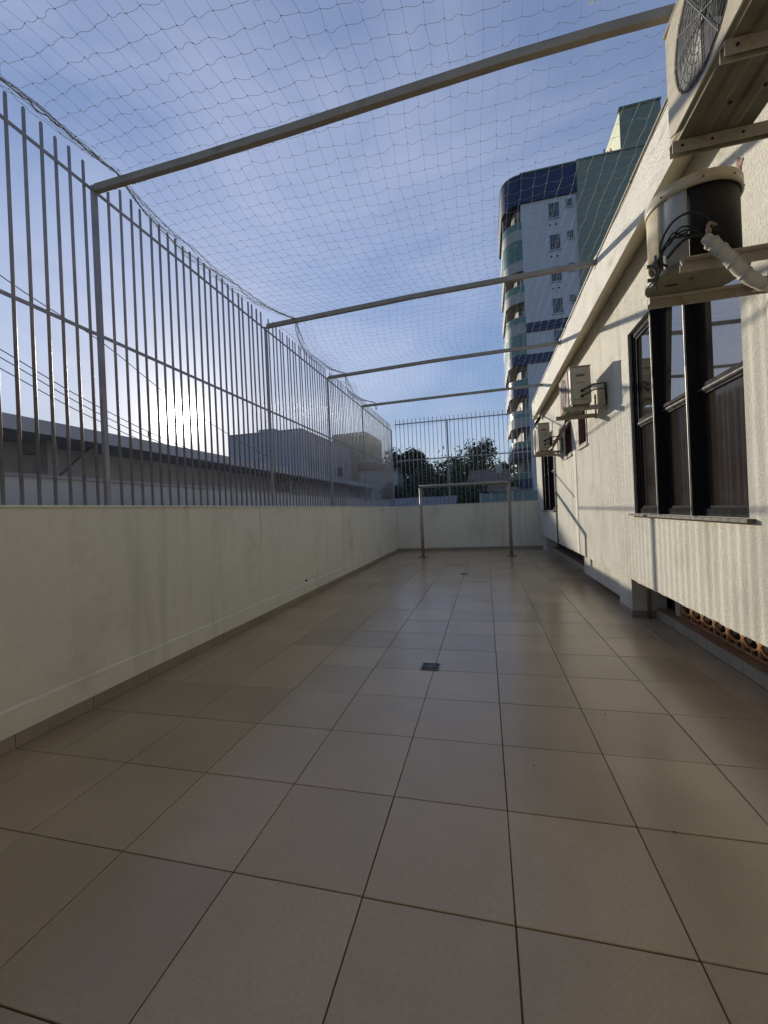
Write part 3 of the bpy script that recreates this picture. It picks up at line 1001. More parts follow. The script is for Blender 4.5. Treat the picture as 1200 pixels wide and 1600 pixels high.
    if conduit:
        for k, zz in enumerate((z0 + H * .36, z0 + H * .22)):
            m = MB()
            px = xm + .01 + k * .0
            m.cyl((px, y0 - .012, zz), (0, 1, 0), .02, .014, 12)
            m.tube([(px, y0 - .02, zz), (px + .05, y0 - .05, zz + .02), (x1 + .02, y0 - .03, zz + .06), (XR - .03, y0 + .03, zz + .08), (XR - .015, y0 + .05, zz - .12)], .011 - .002 * k, 8)
            m.build('pipe', black_m, t)
    return t


def bracket(label, ys_, x0, zt, th=.05, brace=True):
    t = thing('wall_bracket', label, 'bracket', (XR, sum(ys_) / len(ys_), zt), 'brackets carrying the air conditioners')
    for yv in ys_:
        m = MB()
        # channel arm: web + two lips
        m.box(x0, XR - .001, yv - .018, yv + .018, zt - .006, zt - .0005)
        m.box(x0, XR - .001, yv - .018, yv - .013, zt - th, zt - .0065)
        m.box(x0, XR - .001, yv + .013, yv + .018, zt - th, zt - .0065)
        a = m.build('arm', bracket_m, t)
        m = MB(); m.box(XR - .02, XR - .0015, yv - .024, yv + .024, zt - .07, zt + .26)
        m.build('wall_plate', bracket_m, t)
        if brace:
            m = MB(); m.bar((x0 + .22, yv, zt - .045), (XR - .015, yv, zt - .28), .022, .03); m.build('brace', bracket_m, t)
        m = MB()
        for k in range(3):
            m.cyl((x0 + .04 + k * .12, yv - .0195, zt - .028), (0, 1, 0), .006, .004, 8)
        m.build('slot', coil_m, a)
    return t


air_conditioner('large aged air conditioner seen from below at the top right corner', 1.40, 1.72, .16, .955, 2.985, 3.53, conduit=False)
bracket('rusty bracket under the large top right air conditioner', (.47, .90), 1.385, 2.98, .055, False)
air_conditioner('beige boxy air conditioner high on the wall above the narrow brown windows', 1.585, 1.825, 4.35, 5.12, 2.555, 3.035, True)
bracket('dirty bracket with ledge under the air conditioner above the narrow windows', (4.42, 4.98), 1.50, 2.55, .055, False)
air_conditioner('small farthest air conditioner above the tall dark window', 1.555, 1.775, 7.45, 8.2, 2.38, 2.93)
bracket('thin bracket under the farthest air conditioner', (7.52, 8.05), 1.49, 2.375, .045, False)

# round-bodied unit with an exposed coil
t = thing('air_conditioner', 'rounded air conditioner with exposed black coil and loose cables above the large window', 'air conditioner', (1.62, 1.18, 2.46),
          'air conditioner units on the white wall')
CX, CY, RX, RY = 1.592, 1.195, .205, .198
zb2, zt2 = 2.47, 2.885


def ell(a, k=1.0):
    return (CX + RX * k * math.cos(a), CY + RY * k * math.sin(a))


def shell(m, a0, a1, z0, z1, k=1.0, n_=18, th=.012):
    aa = np.linspace(a0, a1, n_)
    outp = [ell(a, k) for a in aa]; inp = [ell(a, k - th / RX) for a in aa]
    vs = [(x, y_, z) for z in (z0, z1) for x, y_ in outp] + [(x, y_, z) for z in (z0, z1) for x, y_ in inp]
    N = n_
    fs = []
    for i in range(N - 1):
        fs.append((i, i + 1, N + i + 1, N + i))
        fs.append((2 * N + i, 3 * N + i, 3 * N + i + 1, 2 * N + i + 1))
        fs.append((N + i, N + i + 1, 3 * N + i + 1, 3 * N + i))
        fs.append((i, 2 * N + i, 2 * N + i + 1, i + 1))
    fs.append((0, N, 3 * N, 2 * N)); fs.append((N - 1, 2 * N + N - 1, 3 * N + N - 1, N + N - 1))
    m.add(vs, fs, None, True)


D_ = math.pi / 180
m = MB(); shell(m, -118 * D_, 62 * D_, zb2 + .02, zt2 - .01, .955, 30, .02)
m.build('coil', coil_m, t)
m = MB(); shell(m, -152 * D_, -118.5 * D_, zb2 + .015, zt2 - .008, .985, 8); m.build('service_panel', acgrey_m, t)
m = MB(); shell(m, -282 * D_, -152.5 * D_, zb2 + .10, zt2 - .006, 1.0, 20); m.build('front_cover', accream_m, t)
m = MB(); m.prism([ell(a, 1.03) for a in np.linspace(0, 2 * math.pi, 41)[:-1]], zt2 - .008 + .003, zt2 + .012, None, True)
shell(m, 0, 2 * math.pi, zt2 - .045, zt2 - .0055, 1.03, 41, .012)
m.build('lid', acw_m, t)
m = MB()
for a in (-150, -100, -60, -20):
    x, y_ = ell(a * D_, 1.035)
    m.cyl((x, y_, zt2 - .02), (x - CX, y_ - CY, 0), .005, .006, 8)
m.build('lid_screw', badge_m, t)
m = MB(); m.prism([ell(a, 1.10) for a in np.linspace(0, 2 * math.pi, 41)[:-1]], zb2 - .006, zb2 + .016, None, True)
bp = m.build('base_pan', acbase_m, t)
m = MB(); m.prism([(CX - .10 + .035 * math.cos(a), CY + .02 + .011 * math.sin(a)) for a in np.linspace(0, 2 * math.pi, 17)[:-1]], zb2 - .0075, zb2 - .0064)
m.build('drain_slot', coil_m, bp)
m = MB(); m.cyl((CX - .02, CY - .02, zb2 - .008), (0, 0, 1), .012, .004, 12); m.build('drain_hole', badge_m, bp)
# wrapped pipe from the coil to the wall
m = MB()
pts = catmull([(1.50, .885, 2.512), (1.535, .88, 2.465), (1.58, .875, 2.405), (1.63, .875, 2.33), (1.70, .885, 2.268), (1.80, .90, 2.245), (1.90, .93, 2.26), (2.02, .96, 2.285)], 4)
m.tube(pts, [.019 + .009 * min(1, i / 3) + .002 * math.sin(i * 2.3) for i in range(len(pts))], 10); m.build('insulated_pipe', insul_m, t)
for dz in (0, .03):
    m = MB(); m.tube(catmull([(1.585 + dz, 1.02, 2.60 + dz), (1.56, .97, 2.59 + dz), (1.53, .92, 2.545 + dz * .5), (1.512, .893, 2.522)], 4), .008, 8); m.build('copper_pipe', rustgrille_m, t)
for k in (3, 6, 10, 13, 17, 21):
    a, b = Vector(pts[k]), Vector(pts[k + 1])
    m = MB(); m.cyl(a, b - a, .0315, .014, 10); m.build('pipe_tape', acgrey_m, t)
m = MB()
base_ = [(1.56, 1.0, 2.57), (1.51, .985, 2.605), (1.46, .995, 2.62), (1.41, 1.0, 2.605), (1.37, 1.02, 2.55), (1.362, 1.03, 2.47), (1.34, 1.03, 2.41)]
for k in range(5):
    rr_ = random.Random(k + 3)
    m.tube(catmull([(x + rr_.uniform(-.012, .012), y_ + rr_.uniform(-.02, .02), z + rr_.uniform(-.03, .02) * (1 if 0 < i < 6 else .2)) for i, (x, y_, z) in enumerate(base_)], 5), .0042, 6)
m.tube(catmull([(1.60, 1.01, 2.60), (1.53, .96, 2.66), (1.46, .96, 2.68), (1.40, .98, 2.65), (1.362, 1.0, 2.57), (1.37, 1.02, 2.50), (1.40, 1.02, 2.47)], 5), .0055, 6)
m.tube(catmull([(1.60, 1.01, 2.53), (1.54, .95, 2.545), (1.47, .95, 2.56), (1.43, .98, 2.545), (1.39, 1.0, 2.50)], 5), .007, 6)
q = [None] * 5 + [(1.34, 1.03, 0)]
m.build('cables', black_m, t)
m = MB()
m.tube([(q[5][0] + .01, q[5][1], 2.36), (q[5][0] + .01, q[5][1], 2.54)], .006, 6)
for (dz, s_) in ((-.03, .016), (-.10, .013)):
    c = (q[5][0] + .01, q[5][1], 2.52 + dz)
    m.cyl(c, (0, 0, 1), s_, .035, 10); m.cyl((c[0] - .02, c[1], c[2]), (1, 0, 0), .009, .04, 8)
m.cyl((q[5][0] - .005, q[5][1], 2.395), (0, 1, .2), .007, .07, 8)
m.build('valve', badge_m, t)
m = MB(); m.tube([(1.98, .86, 2.36 + .05 * math.sin(a)) if False else (1.985, .93 + .03 * math.cos(a), 2.37 + .045 * math.sin(a)) for a in np.linspace(.4, 5.2, 14)], .004, 6)
m.build('loose_wire', black_m, t)

t = thing('wall_bracket', 'rusty cream bracket frame under the rounded air conditioner above the large window', 'bracket', (XR, 1.15, 2.45), 'brackets carrying the air conditioners')
for yv, x0 in ((.955, 1.43), (1.335, 1.42)):
    m = MB()
    m.box(x0, XR - .001, yv - .02, yv + .02, 2.455, 2.463)
    m.box(x0, XR - .001, yv + .014, yv + .02, 2.405, 2.4545)
    m.box(x0, x0 + .005, yv - .02, yv + .0135, 2.425, 2.4545)
    m.build('arm', bracket_m, t, .002)
m = MB(); m.box(1.90, 1.935, .976, 1.314, 2.405, 2.4545); m.build('cross_bar', bracket_m, t, .002)
for yv in (.955, 1.335):
    m = MB(); m.box(XR - .02, XR - .0015, yv - .028, yv + .028, 2.20, 2.404); m.build('wall_plate', bracket_m, t)

# ================================================================== GOAL FRAME
gt = thing('goal_frame', 'tall grey metal goal frame standing before the far wall', 'goal', (-.08, 9.82, 0))
GX0, GX1, GZ, GR = -1.235, 1.075, 1.90, .042
for x in (GX0, GX1):
    m = MB(); m.tube([(x, 9.82, .012), (x, 9.82, GZ + .0)], GR, 14); p = m.build('post', goal_m, gt)
    m = MB(); m.cyl((x, 9.82, .007), (0, 0, 1), .13, .012, 20); p2 = m.build('base_plate', rustgrille_m, p)
    m = MB()
    for a in range(4):
        m.cyl((x + .1 * math.cos(a * 1.571 + .78), 9.82 + .1 * math.sin(a * 1.571 + .78), .018), (0, 0, 1), .012, .012, 6)
    m.build('bolt', goal_m, p)
m = MB()
m.tube([(GX0 - .04, 9.82, GZ + .035), (GX1 - .09, 9.82, GZ + .035), (GX1 - .03, 9.82, GZ + .022), (GX1 - .002, 9.82, GZ - .03)], GR, 14)
m.build('crossbar', goal_m, gt)

# ================================================================== SAFETY NET
def tubes_mesh(P0, P1, rad):
    """3-sided prisms between point arrays; returns verts, faces (numpy)."""
    d = P1 - P0
    L = np.linalg.norm(d, axis=1, keepdims=True)
    t_ = d / np.maximum(L, 1e-9)
    a = np.where(np.abs(t_[:, 2:3]) < .9, np.array([[0, 0, 1.0]]), np.array([[1.0, 0, 0]]))
    u = np.cross(t_, a); u /= np.linalg.norm(u, axis=1, keepdims=True)
    w = np.cross(t_, u)
    V = []
    for c in (P0, P1):
        for k in range(3):
            an = 2 * math.pi * k / 3
            V.append(c + (u * math.cos(an) + w * math.sin(an)) * rad)
    V = np.stack(V, 1).reshape(-1, 3)
    n = len(P0)
    base = (np.arange(n) * 6)[:, None]
    F = np.concatenate([base + np.array([[k, (k + 1) % 3, 3 + (k + 1) % 3, 3 + k]]) for k in range(3)], 0)
    return V, F


def np_mesh(name, chunks, mat, parent):
    Vs, Fs, o = [], [], 0
    for V, F in chunks:
        Vs.append(V); Fs.append(F + o); o += len(V)
    V = np.concatenate(Vs)
    off = np.array(parent.location) if parent else np.zeros(3)
    me = bpy.data.meshes.new(name)
    F = [tuple(r) for f in Fs for r in f.tolist()]
    me.from_pydata((V - off).tolist(), [], F)
    me.materials.append(mat)
    ob = bpy.data.objects.new(name, me)
    COL.objects.link(ob)
    ob.parent = parent
    return ob


def knots_mesh(P, r):
    o = np.array([(1, 0, 0), (-1, 0, 0), (0, 1, 0), (0, -1, 0), (0, 0, 1), (0, 0, -1)], float) * r
    V = (P[:, None, :] + o[None]).reshape(-1, 3)
    f = np.array([(0, 2, 4), (2, 1, 4), (1, 3, 4), (3, 0, 4), (2, 0, 5), (1, 2, 5), (3, 1, 5), (0, 3, 5)])
    F = (np.arange(len(P))[:, None, None] * 6 + f[None]).reshape(-1, 3)
    return V, F


beamY = np.array([-2.0, 1.26, 3.83, 6.12, 8.40, 11.6])


def edge_x(yv):
    """Left edge of the overhead net: drawn in on each beam, tied out to the fence between beams."""
    i = int(np.clip(np.searchsorted(beamY, yv) - 1, 0, 4))
    f_ = (yv - beamY[i]) / (beamY[i + 1] - beamY[i])
    inward = (.02, .20, .42, .30, .25, .05)
    end = inward[i] * (1 - f_) ** 3 + inward[i + 1] * f_ ** 3
    return XL + .02 + end + .03 * math.sin(yv * 3.1)


def net_z(xv, yv, k):
    i = int(np.clip(np.searchsorted(beamY, yv) - 1, 0, 4))
    f_ = (yv - beamY[i]) / (beamY[i + 1] - beamY[i])
    sag = .07 * math.sin(math.pi * min(max(f_, 0), 1))
    g_ = (xv - XL) / 4.1
    base = 3.97 + .085 * g_ - .015 * (yv > 7) * (yv - 7) * .3
    return base - sag * (0.4 + .9 * math.sin(math.pi * min(max(g_, 0), 1)))


NX = 39
ysn = np.arange(-0.75, YF - .12, .113)
G = np.zeros((NX, len(ysn), 3))
for b_, yv in enumerate(ysn):
    ex = edge_x(yv)
    for a_ in range(NX):
        xv = ex + (1.815 - ex) * a_ / (NX - 1)
        skew = .05 * math.sin(xv * 1.3 + yv * .4)
        G[a_, b_] = (xv + rng.normal(0, .006), yv + skew + rng.normal(0, .007), net_z(xv, yv, a_) + rng.normal(0, .006))
net = thing('safety_net', 'fine pale safety net stretched over the terrace above the beams', 'net', (-.2, 5.0, 4.0))
ch = []
RAD = .0009
A_, B_ = G[:, :-1].reshape(-1, 3), G[:, 1:].reshape(-1, 3)
ch.append(tubes_mesh(A_, B_, RAD))
A_, B_ = G[:-1].reshape(-1, 3), G[1:].reshape(-1, 3)
ns = 5
droop = rng.uniform(.008, .024, len(A_))[:, None] * np.array([[0, -.35, -1.0]])
side = rng.normal(0, .007, len(A_))[:, None] * np.array([[0, 1.0, 0]])
prevp = A_
for s_ in range(1, ns + 1):
    f_ = s_ / ns
    cur = A_ * (1 - f_) + B_ * f_ + droop * (4 * f_ * (1 - f_)) + side * math.sin(2 * math.pi * f_)
    ch.append(tubes_mesh(prevp, cur, RAD))
    prevp = cur
ch.append(knots_mesh(G.reshape(-1, 3), .0048))
no = np_mesh('netting', ch, net_m, net)
no['kind'] = 'stuff'
# gathered edge, lashed to the fence rail and over the beams
ch = []
for k in range(11):
    pp = []
    ph = rng.uniform(0, 6.3)
    for yv in np.arange(-.75, 9.0, .035):
        ex = edge_x(yv)
        i = int(np.clip(np.searchsorted(beamY, yv) - 1, 0, 4))
        f_ = (yv - beamY[i]) / (beamY[i + 1] - beamY[i])
        tight = min(1.0, 2.6 * min(f_, 1 - f_) + .15)
        zz = 3.975 - .055 * math.sin(math.pi * f_) + rng.normal(0, .004) + .03 * tight * math.sin(ph + yv * (3 + .4 * k))
        xx = ex - .03 + .05 * tight * math.sin(ph * 1.7 + yv * (2.3 + .3 * k)) + rng.normal(0, .004)
        pp.append((xx, yv, zz))
    pp = np.array(pp)
    ch.append(tubes_mesh(pp[:-1], pp[1:], .0016 if k else .005))
    if k:
        ch.append(knots_mesh(pp[k % 3::4], .005))
no = np_mesh('gathered_edge', ch, rope_m, net)
no['kind'] = 'stuff'
ch = []
pp = np.array([(1.797, yv, net_z(1.8, yv, 0) + .01 * math.sin(yv * 6)) for yv in np.arange(-.75, 11.5, .1)])
ch.append(tubes_mesh(pp[:-1], pp[1:], .003))
np_mesh('edge_cord', ch, rope_m, net)

# a second net hung upright over the far bay of the left fence and the far fence
net2 = thing('safety_net', 'pale safety net hung upright over the far corner of the bar fences', 'net', (XL, 10, 3))
ch = []


def sheet(fn, nu, nv):
    Gs = np.array([[fn(u / (nu - 1), v / (nv - 1)) for v in range(nv)] for u in range(nu)])
    Gs += rng.normal(0, .008, Gs.shape)
    ch.append(tubes_mesh(Gs[:, :-1].reshape(-1, 3), Gs[:, 1:].reshape(-1, 3), .0009))
    ch.append(tubes_mesh(Gs[:-1].reshape(-1, 3), Gs[1:].reshape(-1, 3), .0009))


sheet(lambda u, v: (XL - .02, 8.35 + u * 3.2, 1.46 + v * 2.58), 44, 36)
sheet(lambda u, v: (XL + .05 + u * 4.2, YF + .02, 1.46 + v * 1.45 + .05 * math.sin(u * 9)), 48, 20)
# loose fold drooping between second and fourth beam along the fence
sheet(lambda u, v: (XL + .03 + .40 * v * (1 - u) ** .8 + .05 * math.sin(u * 20), 3.9 + u * 4.4, 3.99 - .10 * math.sin(v * 3.1) * (1 - u) - .02 * math.sin(u * 15)), 60, 9)
o = np_mesh('netting', ch, net_m, net2)
o['kind'] = 'stuff'

t = thing('dry_leaf', 'single yellow dry leaf caught in the net near the top of the picture', 'leaf', (1.133, 1.097, 3.93))
m = MB()
L_ = [(0, -.035), (.012, -.015), (.014, .01), (.004, .04), (0, .05), (-.006, .03), (-.012, .005), (-.009, -.018)]
vs = [(1.133 + a * 1.3, 1.10 + b * .9, 3.975 + b * .9 + abs(a) * .5) for a, b in L_]
m.add(vs, [tuple(range(8)), tuple(range(7, -1, -1))])
m.build('leaf_blade', leaf_m, t)

# ================================================================== NEIGHBOURS ON THE LEFT
nb = thing('carport', 'long low neighbouring carport roof close behind the left fence', 'carport', (-6, 5, -.5))
boxpart('roof_slab', nroof_m, nb, -9.0, -4.0, -4.0, 15.5, 2.29, 2.40)
boxpart('fascia', nroof_m, nb, -3.998, -3.96, -4.0, 15.5, 2.27, 2.415)
boxpart('back_wall', ndark_m, nb, -4.95, -4.75, -4.0, 15.5, -.5, 2.288)
boxpart('end_wall', ndark_m, nb, -4.74, -4.1, 15.3, 15.49, -.5, 2.288)
for yv in (2.35, 8.3, 14.3):
    m = MB(); m.box(-4.45, -4.33, yv - .06, yv + .06, -.5, 2.288); p = m.build('post', nconc_m, nb)
    m = MB(); m.bar((-4.39, yv + .06, 1.80), (-4.39, yv + .55, 2.28), .06, .06); m.build('brace', nconc_m, p)
    m = MB(); m.box(-4.74, -4.46, yv - .05, yv + .05, 2.16, 2.2885); m.build('rafter', nconc_m, p)
nw = thing('boundary_wall', 'pale neighbouring plaster wall just behind the left fence under the carport', 'wall', (-3.4, 5, -.5))
boxpart('wall_body', nwall_m, nw, -3.45, -3.30, -4.0, 15.0, -.5, 1.735)
m = MB(); m.box(-3.47, -3.28, -4.0, 15.0, 1.7355, 1.765); m.build('coping', nconc_m, nw)
b2 = thing('concrete_building', 'two storey grey concrete building with plain side beyond the carport', 'building', (-28, 70, -.5))
m = MB()
BX0, BX1, BY0, BY1, BZ = -34.0, -23.0, 49.5, 99.0, 12.75
m.box(BX0, BX1, BY0, BY1, -.5, BZ)
m.build('wall', nconc_m, b2)
m = MB()
m.box(BX0 - .1, BX1 + .1, BY0 - .1, BY0 + .2, BZ + .002, BZ + .14); m.box(BX1 - .2, BX1 + .1, BY0 + .21, BY1, BZ + .002, BZ + .14)
m.build('parapet', nconc_m, b2)
m = MB(); m.box(-29.6, -27.2, 50, 54, BZ + .001, BZ + .6); m.build('roof_curb', nconc_m, b2)
for k in range(9):
    yv = 53 + k * 5
    for zz in (3.2, 7.4):
        if (k * 7 + int(zz)) % 4 == 0:
            continue
        m = MB(); m.box(BX1 - .02, BX1 + .04, yv, yv + 2.1, zz, zz + 1.7); f_ = m.build('window', trim_m, b2)
        m = MB(); m.box(BX1 + .041, BX1 + .05, yv + .08, yv + 1.0, zz + .08, zz + 1.62); m.box(BX1 + .041, BX1 + .05, yv + 1.1, yv + 2.02, zz + .08, zz + 1.62); m.build('pane', tglass_m, f_)
m = MB()
for k in range(12):
    m.box(BX1 + .01, BX1 + .5, 49.7 + k * 4, 50.0 + k * 4, -.5, 5.4)
m.box(BX1 + .012, BX1 + 1.6, 49.6, 98, 5.41, 5.7)
m.build('canopy', nconc_m, b2)

t = thing('rooftop_room', 'ochre grey rooftop room with a cut corner rising behind the concrete building', 'building', (-22, 73, 8))
m = MB()
m.add([(-26.33, 70.25, 6.66), (-20.09, 70.25, 6.66), (-18.93, 71.12, 6.66), (-18.93, 77.5, 6.66), (-26.33, 77.5, 6.66), (-26.33, 70.25, 15.81), (-20.09, 70.25, 15.92), (-18.93, 71.12, 15.22), (-18.93, 77.5, 15.22), (-26.33, 77.5, 15.81)],
      [(0, 1, 6, 5), (1, 2, 7, 6), (2, 3, 8, 7), (3, 4, 9, 8), (4, 0, 5, 9), (5, 6, 7, 8, 9), (0, 4, 3, 2, 1)])
m.build('wall', ntank_m, t)
m = MB(); m.box(-26.2, -20.2, 70.1, 70.24, 15.3, 15.7); m.build('top_band', nconc_m, t)

# overhead cables and a street lamp beyond the fence
cables = (([(-9, 2.0, 7.6), (-9, 5.04, 6.50), (-9, 7.35, 6.0), (-9, 10.4, 5.0), (-9, 16, 3.9)], 'single power cable sloping down behind the left fence, topmost'),
          ([(-9, 2.0, 5.9), (-9, 5.0, 4.95), (-9, 7.05, 4.32), (-9, 10, 3.72), (-9, 16, 2.95)], 'upper of three close power cables behind the left fence'),
          ([(-9.1, 2.0, 5.75), (-9.1, 5.0, 4.84), (-9.1, 7.05, 4.2), (-9.1, 10, 3.60), (-9.1, 16, 2.9)], 'middle of three close power cables behind the left fence'),
          ([(-9.2, 2.0, 5.55), (-9.2, 5.0, 4.66), (-9.2, 7.05, 4.05), (-9.2, 10, 3.48), (-9.2, 16, 2.85)], 'lowest of three close power cables behind the left fence'))
for pts, lab in cables:
    P_ = []
    for i in range(len(pts) - 1):
        a, b = Vector(pts[i]), Vector(pts[i + 1])
        pm, pn = Vector(pts[max(i - 1, 0)]), Vector(pts[min(i + 2, len(pts) - 1)])
        for s_ in range(6):
            u = s_ / 6
            P_.append(.5 * ((2 * a) + (b - pm) * u + (2 * pm - 5 * a + 4 * b - pn) * u * u + (3 * a - pm - 3 * b + pn) * u ** 3))
    P_.append(Vector(pts[-1]))
    m = MB(); m.tube(P_, .011, 5)
    tag(m.build('power_cable', wire_m), lab, 'cable', 'power cables behind the left fence')
t = thing('street_lamp', 'tiny dark street lamp head rising above the carport roof near the sun', 'street lamp', (-12, 11.95, -.5))
m = MB(); m.tube([(-12, 11.95, -.5), (-12, 11.95, 4.55)], [.07, .04], 8); m.build('pole', wire_m, t)
m = MB(); m.tube([(-12, 11.95, 4.551), (-12, 11.95, 4.62), (-12, 11.95, 4.75), (-12, 11.95, 4.83)], [.03, .06, .06, .03], 10); m.build('lamp_head', wire_m, t)

# ================================================================== TREES
def tree(label, x, y, z0, h, rx, ry, nleaf, mat, size=.16, blobs=9, open_=.0, group='trees beyond the far fence'):
    t = thing('tree', label, 'tree', (x, y, z0), group)
    r_ = random.Random(int(abs(x * 97 + y * 13 + h * 7)))
    m = MB()
    th = h * .45
    m.tube([(x, y, z0), (x + .05 * h * .2, y, z0 + th * .5), (x, y, z0 + th), (x + .1, y, z0 + h * .8)], [.035 * h, .028 * h, .022 * h, .008 * h], 8)
    bl = []
    for k in range(blobs):
        a = r_.uniform(0, 6.283)
        rr = r_.uniform(.15, .85)
        bz = r_.uniform(.34, .92) if k else .93
        wid = math.sin(math.pi * min(1, max(.0, (bz - .22) / .85))) ** .6
        bx, by = x + rx * rr * wid * math.cos(a) * .75, y + ry * rr * wid * math.sin(a) * .75
        br = r_.uniform(.34, .56) * min(rx, h * .5) * (1.0 - .25 * open_)
        bl.append((bx, by, z0 + h * bz - br * .2, br))
        m.tube([(x, y, z0 + h * r_.uniform(.25, .5)), ((x + bx) / 2, (y + by) / 2, z0 + h * (bz + .3) / 2), (bx, by, z0 + h * bz - br * .2)], [.014 * h, .010 * h, .004 * h], 5)
    m.build('trunk', bark_m, t)
    m = MB()
    vs, fs = [], []
    for k in range(nleaf):
        bx, by, bz, br = bl[k % blobs]
        # leaf clusters concentrated toward the blob's surface, broken by gaps
        d = Vector((r_.gauss(0, 1), r_.gauss(0, 1), r_.gauss(0, .8))).normalized()
        rad = br * (r_.random() ** .42) * (1.08 if r_.random() < .85 else 1.35)
        c = Vector((bx, by, bz)) + d * rad
        nrm = (d + Vector((r_.gauss(0, .7), r_.gauss(0, .7), r_.gauss(0, .7) + .3))).normalized()
        u = nrm.orthogonal().normalized()
        w = nrm.cross(u)
        an = r_.uniform(0, 6.28)
        u, w = u * math.cos(an) + w * math.sin(an), w * math.cos(an) - u * math.sin(an)
        s_ = size * r_.uniform(.5, 1.3)
        o_ = len(vs)
        vs += [c - u * s_, c + w * s_ * .45 + nrm * s_ * .1, c + u * s_, c - w * s_ * .45 + nrm * s_ * .1]
        fs.append((o_, o_ + 1, o_ + 2, o_ + 3))
    m.add(vs, fs)
    m.build('crown', mat, t)
    return t


tree('dark rounded dense tree left of the goal frame beyond the far fence', -4.9, 31, -.5, 6.5, 1.9, 1.9, 5200, leafd_m, .17, 12)
tree('dark tree half hidden at the corner of the concrete building', -7.6, 34, -.5, 7.0, 1.9, 1.9, 3200, leafd_m, .17, 8)
tree('tall airy tree with open crown rising behind the goal frame', .35, 31, -.5, 7.1, 2.6, 2.0, 5200, leafo_m, .14, 20, 1.3)
tree('thin light tree left of the tall airy one beyond the far fence', -1.5, 33, -.5, 6.0, 1.3, 1.2, 1300, leafo_m, .12, 9, 1.2)
tree('broad green tree directly behind the goal frame', -1.5, 27, -.5, 5.0, 2.6, 1.8, 7000, leafg_m, .14, 18)
tree('dark low bushy tree behind the left goal post', -3.5, 25.5, -.5, 4.5, 2.0, 1.6, 5600, leafd_m, .14, 14)
tree('dark feathery palm like tree at the left end of the far fence', -4.2, 21, -.5, 3.1, 1.2, 1.1, 2600, leafd_m, .15, 9)
tree('slim dark tree right of the airy tree beside the tower', 1.9, 31, -.5, 5.2, 1.1, .9, 1900, leafg_m, .13, 9)
tree('dark shrubby tree low behind the goal crossbar', -1.9, 20, -.5, 2.9, 1.7, 1.2, 4200, leafd_m, .13, 12)
tree('dark shrubby tree low behind the middle of the goal', -.5, 20.5, -.5, 3.0, 1.3, 1.1, 3200, leafd_m, .13, 10)

# low wall / shed roof at the foot of the trees
t = thing('shed', 'low bluish shed roof at the foot of the trees beyond the far fence', 'shed', (-3, 17, -.5))
boxpart('wall', nconc_m, t, -4.4, -.9, 17.0, 18.6, -.5, 1.40)
m = MB(); m.add([(-4.6, 16.8, 1.42), (-.8, 16.8, 1.42), (-.8, 18.7, 1.86), (-4.6, 18.7, 1.86), (-4.6, 16.8, 1.48), (-.8, 16.8, 1.48), (-.8, 18.7, 1.92), (-4.6, 18.7, 1.92)],
                [(0, 3, 2, 1), (4, 5, 6, 7), (0, 1, 5, 4), (1, 2, 6, 5), (2, 3, 7, 6), (3, 0, 4, 7)])
m.build('roof', shed_m, t)

# pale house at the left and tiled house at the right
t = thing('house', 'pale beige house front showing between the dark trees at left', 'house', (-6.6, 28.5, -.5))
boxpart('wall', towerk_m, t, -8.5, -5.65, 28, 31, -.5, 4.4)
m = MB(); m.add([(-8.6, 27.9, 4.95), (-7.0, 27.9, 4.95), (-5.5, 27.9, 4.30), (-5.5, 31, 4.30), (-7.0, 31, 4.95), (-8.6, 31, 4.95), (-8.6, 27.9, 4.4), (-5.5, 27.9, 4.2), (-5.5, 31, 4.2), (-8.6, 31, 4.4)],
                [(0, 6, 7, 2, 1), (5, 4, 3, 8, 9), (0, 1, 4, 5), (1, 2, 3, 4), (2, 7, 8, 3), (0, 5, 9, 6)])
m.build('roof', rooft_m, t)
m = MB(); m.box(-6.5, -5.95, 27.96, 27.998, 2.2, 3.4); w = m.build('window', frame_m, t)

t = thing('house', 'small house with old tiled roofs behind the right goal post', 'house', (.9, 23, -.5))
boxpart('wall', towerk_m, t, -.1, 1.75, 22.4, 26.5, -.5, 2.72)
m = MB()
m.add([(-.45, 22.0, 2.70), (2.0, 22.0, 2.66), (1.75, 24, 3.52), (-.3, 24, 3.50), (-.45, 22.0, 2.62), (2.0, 22.0, 2.58), (2.0, 26.8, 2.66), (-.45, 26.8, 2.70)],
      [(0, 1, 2, 3), (0, 4, 5, 1), (1, 5, 6, 2), (2, 6, 7, 3), (3, 7, 4, 0), (4, 7, 6, 5)])
rf = m.build('roof', rooft_m, t)
m = MB()
for k in range(13):
    f_ = k / 12
    m.bar((-.42 + 2.38 * f_, 21.99, 2.715 - .04 * f_), (-.28 + 2.0 * f_, 23.98, 3.525), .07, .05)
m.build('tile_ridge', rooft_m, rf)
m = MB(); m.box(1.15, 1.5, 23.3, 23.6, 3.1, 3.72); m.build('chimney', towerk_m, rf)
m = MB(); m.add([(-.15, 21.0, 2.12), (2.2, 21.0, 2.10), (2.2, 22.3, 2.36), (-.15, 22.3, 2.38), (-.15, 21.0, 2.04), (2.2, 21.0, 2.02), (2.2, 22.3, 2.28), (-.15, 22.3, 2.30)],
                [(0, 1, 2, 3), (4, 7, 6, 5), (0, 4, 5, 1), (1, 5, 6, 2), (2, 6, 7, 3), (3, 7, 4, 0)])
m.build('porch_roof', rooft_m, t)
for x in (.0, .7, 1.45):
    m = MB(); m.box(x - .05, x + .05, 21.2, 21.3, -.5, 2.06); m.build('porch_post', towerk_m, t)

